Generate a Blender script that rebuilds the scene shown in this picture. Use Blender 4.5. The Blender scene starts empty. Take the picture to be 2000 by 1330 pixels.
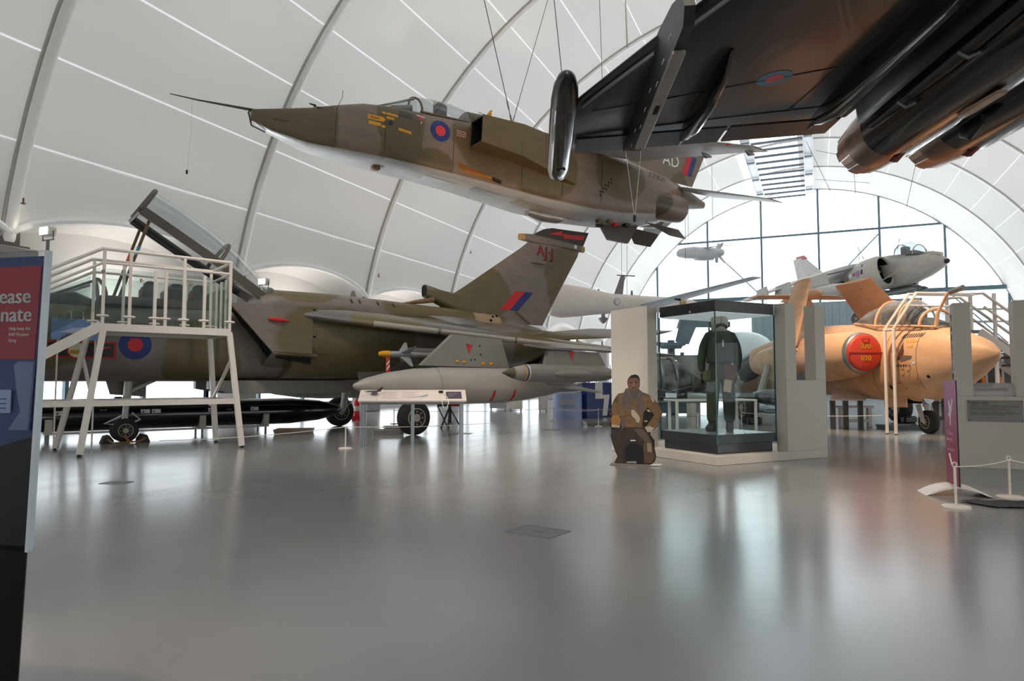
import bpy, bmesh, math, random
from mathutils import Vector, Matrix
from mathutils.bvhtree import BVHTree

# ------------------------------------------------------------------ camera, light, exposure
scn = bpy.context.scene
COL = scn.collection
HALL = math.radians(-23.9)                       # the hall's long axis runs 23.9 degrees right of the view
HU, HV = Vector((.405, .914, 0)), Vector((.914, -.405, 0))
cam_d = bpy.data.cameras.new('camera')
cam_d.sensor_width = 36.0
cam_d.lens = 24.0
cam_d.clip_end = 400
cam = bpy.data.objects.new('camera', cam_d)
cam.location = (0, 0, 1.15)
cam.rotation_euler = (math.radians(90 + 3.435), 0, 0)
COL.objects.link(cam)
scn.camera = cam

world = bpy.data.worlds.new('overcast_sky')
scn.world = world
world.use_nodes = True
bg = world.node_tree.nodes['Background']
bg.inputs['Color'].default_value = (.93, .97, 1.0, 1)
bg.inputs['Strength'].default_value = 2.8

scn.view_settings.view_transform = 'Standard'
scn.view_settings.look = 'None'
scn.view_settings.gamma = 1.0
scn.view_settings.use_curve_mapping = False
scn.view_settings.exposure = 0.34

def lamp(name, kind, loc, target, energy, color=(1, 1, 1), size=.5, spot=60, blend=.6):
    d = bpy.data.lights.new(name, kind)
    d.energy = energy
    d.color = color
    if kind == 'SPOT':
        d.spot_size = math.radians(spot); d.spot_blend = blend; d.shadow_soft_size = size
    elif kind == 'AREA':
        d.size = size
    else:
        d.shadow_soft_size = size
    o = bpy.data.objects.new(name, d)
    o.location = loc
    v = Vector(target) - Vector(loc)
    o.rotation_euler = v.to_track_quat('-Z', 'Y').to_euler()
    COL.objects.link(o)
    return o
WARM = (1.0, .68, .40)
# track spotlights the museum aims at its exhibits, hung from the roof steel
lamp('track_spotlight', 'SPOT', (5.6, 12.4, 9.0), (9.0, 15.6, 1.7), 3000, (1, .74, .5), .25, 40)
lamp('track_spotlight', 'SPOT', (-4.5, 6.5, 10.5), (-1.5, 13.8, 1.0), 1500, (1, .88, .74), .3, 60)
lamp('track_spotlight', 'SPOT', (1.0, 2.0, 11.0), (2.2, 9.6, 1.0), 2600, (1, .84, .66), .3, 44)
lamp('added_uplight', 'SPOT', (2.0, 11.3, 2.42), (-.2, 17.6, 6.3), 700, (1, .66, .40), .12, 40)  # added lamp with no fixture, gives the hanging jet's belly its warm glow
lamp('added_uplight', 'SPOT', (7.2, 8.85, 2.3), (8.2, 8.4, 5.0), 16, (1, .60, .32), .12, 100)  # added lamp with no fixture, gives the black jet's engine bays a copper tint
lamp('track_spotlight', 'SPOT', (-3.2, -1.0, 9.5), (-1.7, 2.7, 0), 700, (1, .62, .38), .2, 13, 1)
# wall-mounted floodlights along the springing line, washing the side walls and the fabric above
for k_ in range(-1, 7):
    for v_, s_ in ((-16.2, -1), (14.6, 1)):
        u_ = 9.04 + 6.55 * (k_ + .5)
        p_ = HV * v_ + HU * u_; q_ = HV * (v_ + s_ * .9) + HU * u_
        r_ = HV * (v_ * .25) + HU * (u_ + 1.5)
        lamp('vault_uplight', 'SPOT', (p_.x - s_ * HV.x * 2.2, p_.y - s_ * HV.y * 2.2, 3.4), (r_.x, r_.y, 16.0), 620, (.97, .98, 1), .5, 96, 1)
        lamp('springing_floodlight', 'SPOT', (p_.x, p_.y, 2.9), (q_.x, q_.y, 4.6), 130, (1, .95, .9), .3, 150, 1)

# ------------------------------------------------------------------ materials
def lin(c):
    return tuple(((v / 255) / 12.92 if v / 255 <= .04045 else ((v / 255 + .055) / 1.055) ** 2.4) for v in c)
MATS = {}
def _new(name):
    m = bpy.data.materials.new(name); m.use_nodes = True
    nt = m.node_tree
    return m, nt, nt.nodes['Principled BSDF'], nt.links
def _noise(nt, scale, detail=4, rough=.55, stretch=None):
    tc = nt.nodes.new('ShaderNodeTexCoord')
    n = nt.nodes.new('ShaderNodeTexNoise')
    n.inputs['Scale'].default_value = scale; n.inputs['Detail'].default_value = detail; n.inputs['Roughness'].default_value = rough
    if stretch:
        mp = nt.nodes.new('ShaderNodeMapping'); mp.inputs['Scale'].default_value = stretch
        nt.links.new(tc.outputs['Object'], mp.inputs['Vector']); nt.links.new(mp.outputs['Vector'], n.inputs['Vector'])
    else:
        nt.links.new(tc.outputs['Object'], n.inputs['Vector'])
    return n, tc
def mat(name, rgb, rough=.5, metal=0.0, var=.08, scale=5.0, bump=0.0, coat=0.0, spec=.5, stretch=None, emit=0):
    if name in MATS: return MATS[name]
    m, nt, b, L = _new(name)
    n, _ = _noise(nt, scale, stretch=stretch)
    r = nt.nodes.new('ShaderNodeValToRGB')
    c = lin(rgb)
    r.color_ramp.elements[0].position = .3; r.color_ramp.elements[1].position = .7
    r.color_ramp.elements[0].color = tuple(v * (1 - var) for v in c) + (1,)
    r.color_ramp.elements[1].color = tuple(min(1, v * (1 + var)) for v in c) + (1,)
    L.new(n.outputs['Fac'], r.inputs['Fac']); L.new(r.outputs['Color'], b.inputs['Base Color'])
    b.inputs['Roughness'].default_value = rough; b.inputs['Metallic'].default_value = metal
    b.inputs['Specular IOR Level'].default_value = spec; b.inputs['Coat Weight'].default_value = coat
    if bump:
        bp = nt.nodes.new('ShaderNodeBump'); bp.inputs['Strength'].default_value = bump; bp.inputs['Distance'].default_value = .02
        L.new(n.outputs['Fac'], bp.inputs['Height']); L.new(bp.outputs['Normal'], b.inputs['Normal'])
    if emit:
        L.new(r.outputs['Color'], b.inputs['Emission Color']); b.inputs['Emission Strength'].default_value = emit
    MATS[name] = m
    return m
def camo(name, base, second, blobs, rough=.45, stain=.25, metal=0.0, wob=.5, belly=None):
    """two-tone disruptive paint: second colour inside a union of wobbling ellipsoids (object space), fine dirt on top"""
    m, nt, b, L = _new(name)
    n, tc = _noise(nt, .9, 2)
    add = nt.nodes.new('ShaderNodeVectorMath'); add.operation = 'MULTIPLY_ADD'
    add.inputs[1].default_value = (wob, wob, wob); 
    L.new(n.outputs['Color'], add.inputs[0]); L.new(tc.outputs['Object'], add.inputs[2])
    prev = None
    for (c, r) in blobs:
        s = nt.nodes.new('ShaderNodeVectorMath'); s.operation = 'SUBTRACT'
        s.inputs[1].default_value = tuple(v + wob * .5 for v in c); L.new(add.outputs[0], s.inputs[0])
        k = nt.nodes.new('ShaderNodeVectorMath'); k.operation = 'MULTIPLY'
        k.inputs[1].default_value = tuple(1 / v for v in r); L.new(s.outputs[0], k.inputs[0])
        ln = nt.nodes.new('ShaderNodeVectorMath'); ln.operation = 'LENGTH'; L.new(k.outputs[0], ln.inputs[0])
        if prev is None: prev = ln.outputs['Value']
        else:
            mn = nt.nodes.new('ShaderNodeMath'); mn.operation = 'MINIMUM'
            L.new(prev, mn.inputs[0]); L.new(ln.outputs['Value'], mn.inputs[1]); prev = mn.outputs[0]
    mr = nt.nodes.new('ShaderNodeMapRange'); mr.inputs[1].default_value = .95; mr.inputs[2].default_value = 1.05
    mr.inputs[3].default_value = 1; mr.inputs[4].default_value = 0
    L.new(prev, mr.inputs[0])
    mix = nt.nodes.new('ShaderNodeMix'); mix.data_type = 'RGBA'
    mix.inputs[6].default_value = lin(base) + (1,); mix.inputs[7].default_value = lin(second) + (1,)
    L.new(mr.outputs[0], mix.inputs[0])
    if belly:                                    # separate undersurface paint, parted along the chine
        ge = nt.nodes.new('ShaderNodeNewGeometry'); vt = nt.nodes.new('ShaderNodeVectorTransform')
        vt.vector_type = 'NORMAL'; vt.convert_from = 'WORLD'; vt.convert_to = 'OBJECT'
        sp = nt.nodes.new('ShaderNodeSeparateXYZ'); L.new(ge.outputs['Normal'], vt.inputs[0]); L.new(vt.outputs[0], sp.inputs[0])
        bm = nt.nodes.new('ShaderNodeMapRange'); bm.inputs[1].default_value = belly[1] + .05; bm.inputs[2].default_value = belly[1] - .05
        L.new(sp.outputs['Z'], bm.inputs[0])
        m2 = nt.nodes.new('ShaderNodeMix'); m2.data_type = 'RGBA'; m2.inputs[7].default_value = lin(belly[0]) + (1,)
        L.new(bm.outputs[0], m2.inputs[0]); L.new(mix.outputs[2], m2.inputs[6]); mix = m2
    d, _ = _noise(nt, 3.2, 7, .65, (.6, 1, 1.6))
    rr = nt.nodes.new('ShaderNodeValToRGB'); rr.color_ramp.elements[0].position = .35; rr.color_ramp.elements[1].position = .65
    rr.color_ramp.elements[0].color = (1 - stain,) * 3 + (1,); rr.color_ramp.elements[1].color = (1,) * 4
    L.new(d.outputs['Fac'], rr.inputs['Fac'])
    mu = nt.nodes.new('ShaderNodeMix'); mu.data_type = 'RGBA'; mu.blend_type = 'MULTIPLY'; mu.inputs[0].default_value = 1
    L.new(mix.outputs[2], mu.inputs[6]); L.new(rr.outputs['Color'], mu.inputs[7]); L.new(mu.outputs[2], b.inputs['Base Color'])
    b.inputs['Roughness'].default_value = rough; b.inputs['Metallic'].default_value = metal
    MATS[name] = m
    return m
def glass(name, tint=(.93, .97, .96), gloss=.12, rough=.02, haze=0.0):
    if name in MATS: return MATS[name]
    m = bpy.data.materials.new(name); m.use_nodes = True
    nt = m.node_tree; L = nt.links
    nt.nodes.remove(nt.nodes['Principled BSDF'])
    out = nt.nodes['Material Output']
    t = nt.nodes.new('ShaderNodeBsdfTransparent'); t.inputs['Color'].default_value = tint + (1,)
    g = nt.nodes.new('ShaderNodeBsdfGlossy'); g.inputs['Roughness'].default_value = rough
    lw = nt.nodes.new('ShaderNodeLayerWeight'); lw.inputs['Blend'].default_value = .5
    pw = nt.nodes.new('ShaderNodeMath'); pw.operation = 'POWER'; pw.inputs[1].default_value = 4.5; L.new(lw.outputs['Facing'], pw.inputs[0])
    mm = nt.nodes.new('ShaderNodeMath'); mm.operation = 'MULTIPLY_ADD'; mm.inputs[1].default_value = .7; mm.inputs[2].default_value = .02 + gloss * .12
    L.new(pw.outputs[0], mm.inputs[0])
    mx = nt.nodes.new('ShaderNodeMixShader'); L.new(mm.outputs[0], mx.inputs[0]); L.new(t.outputs[0], mx.inputs[1]); L.new(g.outputs[0], mx.inputs[2])
    last = mx.outputs[0]
    if haze:
        d = nt.nodes.new('ShaderNodeBsdfDiffuse'); d.inputs['Color'].default_value = (.85, .87, .88, 1)
        n, _ = _noise(nt, 3, 4)
        hm = nt.nodes.new('ShaderNodeMath'); hm.operation = 'MULTIPLY'; hm.inputs[1].default_value = haze * 2
        L.new(n.outputs['Fac'], hm.inputs[0])
        m2 = nt.nodes.new('ShaderNodeMixShader'); L.new(hm.outputs[0], m2.inputs[0]); L.new(last, m2.inputs[1]); L.new(d.outputs[0], m2.inputs[2]); last = m2.outputs[0]
    L.new(last, out.inputs['Surface'])
    MATS[name] = m
    return m
def fabric_roof(name, rgb, trans):
    m = bpy.data.materials.new(name); m.use_nodes = True
    nt = m.node_tree; L = nt.links
    nt.nodes.remove(nt.nodes['Principled BSDF'])
    out = nt.nodes['Material Output']
    n, _ = _noise(nt, .25, 3)
    r = nt.nodes.new('ShaderNodeValToRGB'); c = lin(rgb)
    r.color_ramp.elements[0].color = tuple(v * .95 for v in c) + (1,); r.color_ramp.elements[1].color = tuple(min(1, v * 1.04) for v in c) + (1,)
    L.new(n.outputs['Fac'], r.inputs['Fac'])
    d = nt.nodes.new('ShaderNodeBsdfDiffuse'); t = nt.nodes.new('ShaderNodeBsdfTranslucent')
    L.new(r.outputs['Color'], d.inputs['Color']); L.new(r.outputs['Color'], t.inputs['Color'])
    mx = nt.nodes.new('ShaderNodeMixShader'); mx.inputs[0].default_value = trans
    L.new(d.outputs[0], mx.inputs[1]); L.new(t.outputs[0], mx.inputs[2]); L.new(mx.outputs[0], out.inputs['Surface'])
    MATS[name] = m
    return m

# ------------------------------------------------------------------ mesh helpers
class MB:
    def __init__(s):
        s.v = []; s.f = []; s.m = []
    def add(s, vs, fs, mi=0):
        o = len(s.v); s.v += [Vector(p) for p in vs]
        for f in fs: s.f.append(tuple(i + o for i in f)); s.m.append(mi)
        return s
    def box(s, x0, x1, y0, y1, z0, z1, mi=0):
        return s.add([(x0, y0, z0), (x1, y0, z0), (x1, y1, z0), (x0, y1, z0), (x0, y0, z1), (x1, y0, z1), (x1, y1, z1), (x0, y1, z1)],
                     [(0, 3, 2, 1), (4, 5, 6, 7), (0, 1, 5, 4), (1, 2, 6, 5), (2, 3, 7, 6), (3, 0, 4, 7)], mi)
    def bbox(s, x0, x1, y0, y1, z0, z1, b=.01, mi=0):
        """box with chamfered vertical and horizontal edges"""
        b = min(b, (x1 - x0) * .45, (y1 - y0) * .45, (z1 - z0) * .45)
        rings = []
        for z, i in ((z0, b), (z0 + b, 0), (z1 - b, 0), (z1, b)):
            a0, a1, c0, c1 = x0 + i, x1 - i, y0 + i, y1 - i
            rings.append([(a0 + b, c0, z), (a1 - b, c0, z), (a1, c0 + b, z), (a1, c1 - b, z), (a1 - b, c1, z), (a0 + b, c1, z), (a0, c1 - b, z), (a0, c0 + b, z)])
        return s.loft(rings, mi=mi)
    def bar(s, p, q, w, h=None, up=(0, 0, 1), mi=0):
        p, q = Vector(p), Vector(q); h = h or w
        d = (q - p).normalized(); up = Vector(up)
        if abs(d.dot(up)) > .98: up = Vector((0, 1, 0))
        a = d.cross(up).normalized() * w / 2; b = a.cross(d).normalized() * h / 2
        return s.loft([[e - a - b, e + a - b, e + a + b, e - a + b] for e in (p, q)], mi=mi)
    def tube(s, pts, r, n=8, caps=True, mi=0, up=(0, 0, 1)):
        pts = [Vector(p) for p in pts]; rs = r if isinstance(r, (list, tuple)) else [r] * len(pts)
        rings = []; prev = None
        for i, p in enumerate(pts):
            a = pts[max(i - 1, 0)]; c = pts[min(i + 1, len(pts) - 1)]
            d = (c - a).normalized()
            if prev is None:
                u = Vector(up)
                if abs(d.dot(u)) > .95: u = Vector((1, 0, 0))
                x = d.cross(u).normalized()
            else:
                x = (prev - d * prev.dot(d)).normalized()
            prev = x; y = d.cross(x)
            rings.append([p + (x * math.cos(2 * math.pi * k / n) + y * math.sin(2 * math.pi * k / n)) * rs[i] for k in range(n)])
        return s.loft(rings, caps, caps, mi=mi)
    def loft(s, rings, c0=True, c1=True, closed=True, mi=0):
        n = len(rings[0]); o = len(s.v)
        for r in rings: s.v += [Vector(p) for p in r]
        for i in range(len(rings) - 1):
            for k in range(n if closed else n - 1):
                a = o + i * n + k; b = o + i * n + (k + 1) % n
                s.f.append((a, b, b + n, a + n)); s.m.append(mi)
        if closed and c0: s.f.append(tuple(o + k for k in reversed(range(n)))); s.m.append(mi)
        if closed and c1: s.f.append(tuple(o + (len(rings) - 1) * n + k for k in range(n))); s.m.append(mi)
        return s
    def lathe(s, prof, c=(0, 0, 0), axis='x', n=24, mi=0, caps=True):
        c = Vector(c); rings = []
        for (t, r) in prof:
            ring = []
            for k in range(n):
                a = 2 * math.pi * k / n; u, w = math.cos(a) * r, math.sin(a) * r
                ring.append(c + Vector({'x': (t, u, w), 'y': (u, t, w), 'z': (u, w, t)}[axis]))
            rings.append(ring)
        return s.loft(rings, caps, caps, mi=mi)
    def prism(s, poly, a, b, axis='y', mi=0):
        """polygon in the plane across `axis`, extruded from a to b"""
        f = {'y': lambda p, t: (p[0], t, p[1]), 'x': lambda p, t: (t, p[0], p[1]), 'z': lambda p, t: (p[0], p[1], t)}[axis]
        return s.loft([[f(p, a) for p in poly], [f(p, b) for p in poly]], mi=mi)
    def tf(s, mtx):
        s.v = [mtx @ p for p in s.v]; return s
    def mirror_y(s):
        t = MB(); t.v = [Vector((p.x, -p.y, p.z)) for p in s.v]; t.f = [tuple(reversed(f)) for f in s.f]; t.m = list(s.m); return t
    def bvh(s):
        return BVHTree.FromPolygons(s.v, s.f)
    def mesh(s, name, mats, smooth=True, ang=35):
        me = bpy.data.meshes.new(name)
        me.from_pydata([tuple(p) for p in s.v], [], s.f)
        for m in (mats if isinstance(mats, (list, tuple)) else [mats]): me.materials.append(m)
        for i, mi in enumerate(s.m): me.polygons[i].material_index = mi
        bm = bmesh.new(); bm.from_mesh(me); bmesh.ops.recalc_face_normals(bm, faces=bm.faces); bm.to_mesh(me); bm.free()
        if smooth:
            me.shade_smooth(); me.set_sharp_from_angle(angle=math.radians(ang))
        return me
    def build(s, name, mats, parent=None, smooth=True, ang=35, label=None):
        return link(name, s.mesh(name, mats, smooth, ang), parent, label)
def link(name, me, parent=None, label=None):
    o = bpy.data.objects.new(name, me); COL.objects.link(o)
    if parent is not None: o.parent = parent
    if label: o['label'] = label
    return o
def tag(o, label, cat, group=None):
    o['label'] = label; o['category'] = cat
    if group: o['group'] = group
    return o
def thing(name, label, cat, loc=(0, 0, 0), rz=0, group=None):
    o = bpy.data.objects.new(name, None); o.empty_display_size = .2; COL.objects.link(o)
    o.location = loc; o.rotation_euler = (0, 0, rz)
    return tag(o, label, cat, group)
def frame_thing(name, label, cat, loc, th, pitch=0, roll=0):
    """x aft, y to the craft's right, z up; th = heading of the aft axis"""
    t, p, r = math.radians(th), math.radians(pitch), math.radians(roll)
    X = Vector((math.cos(t) * math.cos(p), math.sin(t) * math.cos(p), -math.sin(p)))
    Y = Vector((-math.sin(t), math.cos(t), 0)); Z = X.cross(Y)
    Y2 = Y * math.cos(r) + Z * math.sin(r); Z2 = X.cross(Y2)
    o = thing(name, label, cat)
    mw = Matrix(((X.x, Y2.x, Z2.x, loc[0]), (X.y, Y2.y, Z2.y, loc[1]), (X.z, Y2.z, Z2.z, loc[2]), (0, 0, 0, 1)))
    o.matrix_world = mw
    return o, mw
def struct(o):
    o['kind'] = 'structure'; return o
def copy_tree(o, parent=None):
    c = o.copy(); COL.objects.link(c)
    if parent is not None: c.parent = parent
    for ch in list(o.children): copy_tree(ch, c)
    return c
def sec(x, zb, zt, hw, zw=None, n=2.4, N=28, yc=0):
    if zw is None: zw = (zb + zt) / 2
    pts = []
    for k in range(N):
        a = 2 * math.pi * k / N; c, q = math.cos(a), math.sin(a)
        y = hw * math.copysign(abs(c) ** (2 / n), c); h = (zt - zw) if q >= 0 else (zw - zb)
        pts.append((x, yc + y, zw + h * math.copysign(abs(q) ** (2 / n), q)))
    return pts
FOIL = [(0, 0), (.012, .26), (.05, .52), (.15, .83), (.32, 1), (.55, .86), (.8, .42), (1, .03)]
def foil(le, chord, th, nrm=(0, 0, 1), down=(1, 0, 0)):
    le, nrm, d = Vector(le), Vector(nrm), Vector(down)
    up = [le + d * chord * a + nrm * th / 2 * b for a, b in FOIL]
    lo = [le + d * chord * a - nrm * th / 2 * b for a, b in reversed(FOIL[1:-1])]
    return up + [le + d * chord - nrm * th * .015] + lo
_txt = {}
def text_mesh(body, size, align='LEFT'):
    key = (body, size, align)
    if key in _txt: return _txt[key]
    cu = bpy.data.curves.new('t', 'FONT'); cu.body = body; cu.size = size; cu.align_x = align; cu.resolution_u = 2
    cu.fill_mode = 'FRONT'
    ob = bpy.data.objects.new('t', cu); COL.objects.link(ob)
    me = bpy.data.meshes.new_from_object(ob.evaluated_get(bpy.context.evaluated_depsgraph_get()))
    r = ([v.co.copy() for v in me.vertices], [tuple(p.vertices) for p in me.polygons])
    bpy.data.objects.remove(ob); bpy.data.meshes.remove(me); bpy.data.curves.remove(cu)
    _txt[key] = r
    return r
def lettering(body, size, fn, name, m, parent, align='LEFT', label=None, bold=0, sx=1.0):
    """flat letters; fn maps the letter plane (u right, v up) to a point"""
    vs, fs = text_mesh(body, size, align)
    mb = MB()
    for o in ([0] if not bold else [-bold, 0, bold]):
        mb.add([fn(p.x * sx + o, p.y) for p in vs], fs)
    return mb.build(name, m, parent, smooth=False, label=label)
def marks(fn, w, h, name, m, parent, seed=1):
    """a line of stencil or script too small to read in the photograph: short upright strokes"""
    rn = random.Random(seed); mb = MB(); u = 0
    while u < w:
        s = h * rn.uniform(.3, .6); t = h * rn.uniform(.55, 1)
        mb.add([fn(u, 0), fn(u + s, h * .1), fn(u + s, t), fn(u, t * .9)], [(0, 1, 2, 3)]); u += s * rn.uniform(1.4, 1.9)
    return mb.build(name, m, parent, False)
def onto(bvh, side=-1, eps=.006, axis='y'):
    """projects an (a, b) point of the side view onto a hull seen from that side"""
    def f(a, b, k=1.0):
        if axis == 'y': o, d = Vector((a, side * 9, b)), Vector((0, -side, 0))
        else: o, d = Vector((a, b, side * 9)), Vector((0, 0, -side))
        h = bvh.ray_cast(o, d)
        p = h[0] if h[0] is not None else (Vector((a, side * .8, b)) if axis == 'y' else Vector((a, b, 0)))
        return p - d * eps * k
    return f
def disc_decal(fn, c, r, name, m, parent, n=28, k=1.0, ry=None, r0=0):
    mb = MB(); ry = ry or r
    rr = [r0, (r0 + r) / 2, r] if r0 else [0.001, r * .35, r * .7, r]
    s = ry / r
    mb.loft([[fn(c[0] + q * math.cos(2 * math.pi * i / n), c[1] + q * s * math.sin(2 * math.pi * i / n), k) for i in range(n)] for q in rr], False, False)
    return mb.build(name, m, parent)
def quad_decal(fn, pts, name, m, parent, nu=6, nv=4, k=1.0):
    """pts: four corners, bilinear patch projected on the hull"""
    a, b, c, d = [Vector((p[0], p[1])) for p in pts]; vs = []; fs = []
    for j in range(nv + 1):
        for i in range(nu + 1):
            u, w = i / nu, j / nv
            p = (a * (1 - u) + b * u) * (1 - w) + (d * (1 - u) + c * u) * w
            vs.append(fn(p.x, p.y, k))
    for j in range(nv):
        for i in range(nu):
            q = j * (nu + 1) + i; fs.append((q, q + 1, q + nu + 2, q + nu + 1))
    return MB().add(vs, fs).build(name, m, parent)
def wheel(parent, c, r, w, hub, name='wheel', axis='y'):
    """tyre with tread shoulders, and a hub as its sub-part"""
    t = MB().lathe([(-w / 2, r * .55), (-w / 2 * .96, r * .8), (-w / 2 * .7, r * .95), (-w / 4, r), (w / 4, r), (w / 2 * .7, r * .95), (w / 2 * .96, r * .8), (w / 2, r * .55)], c, axis, 32)
    o = t.build(name, MATS['rubber'], parent)
    h = MB().lathe([(-w * .53, r * .1), (-w * .53, r * .22), (-w * .42, r * .28), (-w * .40, r * .46), (-w * .52, r * .52), (-w * .5, r * .58), (w * .5, r * .58), (w * .52, r * .52), (w * .4, r * .46), (w * .42, r * .28), (w * .53, r * .22), (w * .53, r * .1)], c, axis, 24)
    for k in range(8):
        a = k * math.pi / 4; cc = Vector(c)
        for sd in (-1, 1):
            q = {'y': Vector((math.cos(a) * r * .37, sd * w * .45, math.sin(a) * r * .37)), 'x': Vector((sd * w * .45, math.cos(a) * r * .37, math.sin(a) * r * .37))}[axis]
            d = Vector((0, sd * .02, 0)) if axis == 'y' else Vector((sd * .02, 0, 0))
            h.tube([cc + q - d, cc + q + d], r * .05, 6)
    h.build('hub', hub, o)
    return o

mat('rubber', (38, 37, 37), .75, var=.2)
mat('white_paint', (226, 216, 206), .38, var=.03)
mat('black', (14, 14, 15), .45, var=.2)
mat('dark_void', (10, 10, 11), .9)
mat('steel', (150, 150, 150), .3, .9, var=.1)
mat('grey_steel', (120, 124, 126), .4, .5, var=.1)
mat('hub_grey', (168, 158, 142), .45, .2, var=.12)
mat('red', (196, 34, 30), .45)
mat('roundel_red', (196, 30, 34), .5)
mat('roundel_blue', (26, 44, 108), .5)
mat('yellow', (214, 164, 28), .5)
mat('amber', (218, 152, 20), .5)
mat('white_mark', (228, 226, 222), .5)
mat('seat_green', (62, 66, 58), .8)
mat('strap', (120, 60, 46), .8)
mat('cream_board', (214, 204, 192), .62, var=.025, scale=2)
mat('off_white', (205, 196, 186), .6, var=.03)
mat('print_dark', (40, 40, 44), .6)
mat('print_grey', (150, 150, 150), .6)
mat('concrete', (148, 143, 138), .8, var=.12, scale=9, bump=.2)
mat('wire', (70, 72, 74), .4, .6)
mat('alu', (170, 168, 164), .35, .75, var=.14, scale=4)
glass('canopy_glass', (.80, .83, .83), .5, haze=.05)
glass('clear_glass', (.95, .98, .97), .1)
glass('case_glass', (.95, .985, .98), -.11)
glass('smoked_glass', (.60, .63, .64), .5, haze=.10)
glass('tinted_glass', (.86, .91, .90), .2)
# ------------------------------------------------------------------ the hall
V0, Z0, R0 = -.83, 1.71, 15.44           # vault centre line and radius
U0, DU = 9.04, 6.55                      # first rib in view and rib spacing
KA, KB = -4, 8                           # ribs behind the camera ... end wall
UE = U0 + KB * DU
UB = U0 + KA * DU
VL, VR = -17.3, 15.7
def hall(name, kind='structure'):
    o = bpy.data.objects.new(name, None); COL.objects.link(o); o.rotation_euler = (0, 0, HALL); o['kind'] = kind
    return o
def arc(phi, r=R0):                      # phi degrees from the left springing
    a = math.radians(phi); return (V0 - r * math.cos(a), Z0 + r * math.sin(a))

# floor -------------------------------------------------------------
def floor_mat():
    m, nt, b, L = _new('epoxy_floor')
    n, tc = _noise(nt, .5, 5)
    r = nt.nodes.new('ShaderNodeValToRGB'); r.color_ramp.elements[0].position = .3; r.color_ramp.elements[1].position = .7
    r.color_ramp.elements[0].color = lin((140, 140, 140)) + (1,); r.color_ramp.elements[1].color = lin((151, 151, 152)) + (1,)
    L.new(n.outputs['Fac'], r.inputs['Fac']); L.new(r.outputs['Color'], b.inputs['Base Color'])
    n2, _ = _noise(nt, 2.2, 6, .6, (1, .25, 1))
    mr = nt.nodes.new('ShaderNodeMapRange'); mr.inputs[3].default_value = .15; mr.inputs[4].default_value = .30
    L.new(n2.outputs['Fac'], mr.inputs[0]); L.new(mr.outputs[0], b.inputs['Roughness'])
    n3, _ = _noise(nt, 1.3, 3, .5)
    bp = nt.nodes.new('ShaderNodeBump'); bp.inputs['Strength'].default_value = .05; bp.inputs['Distance'].default_value = .05
    L.new(n3.outputs['Fac'], bp.inputs['Height']); L.new(bp.outputs['Normal'], b.inputs['Normal'])
    b.inputs['Specular IOR Level'].default_value = .6
    b.inputs['Coat Weight'].default_value = .35; b.inputs['Coat Roughness'].default_value = .16
    return m
fl = MB().box(VL - .2, VR + .2, UB - .2, UE + .2, -.3, 0).build('floor', floor_mat(), None, False)
fl.rotation_euler = (0, 0, HALL); struct(fl)
fm = mat('floor_cover', (128, 129, 131), .35, .2)
for (x, y, w, d, rz) in ((.2, 5.32, .40, .30, -.2), (-4.5, 7.85, .28, .2, .3), (-1.15, 15.2, .5, .3, .2), (.95, 16.4, .4, .25, .2)):
    h = MB()
    h.box(-w / 2, w / 2, -d / 2, d / 2, 0, .002); h.bar((-w / 2, -d / 2, .002), (w / 2, -d / 2, .002), .012, .004); h.bar((-w / 2, d / 2, .002), (w / 2, d / 2, .002), .012, .004)
    h.bar((-w / 2, -d / 2, .002), (-w / 2, d / 2, .002), .012, .004); h.bar((w / 2, -d / 2, .002), (w / 2, d / 2, .002), .012, .004)
    h.box(-.04, .04, -.01, .01, .002, .005)
    o = h.build('floor_hatch', fm, fl, False)
    v = Vector((x, y, 0)); o.location = (v.dot(HV), v.dot(HU), 0); o.rotation_euler = (0, 0, rz)

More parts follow.
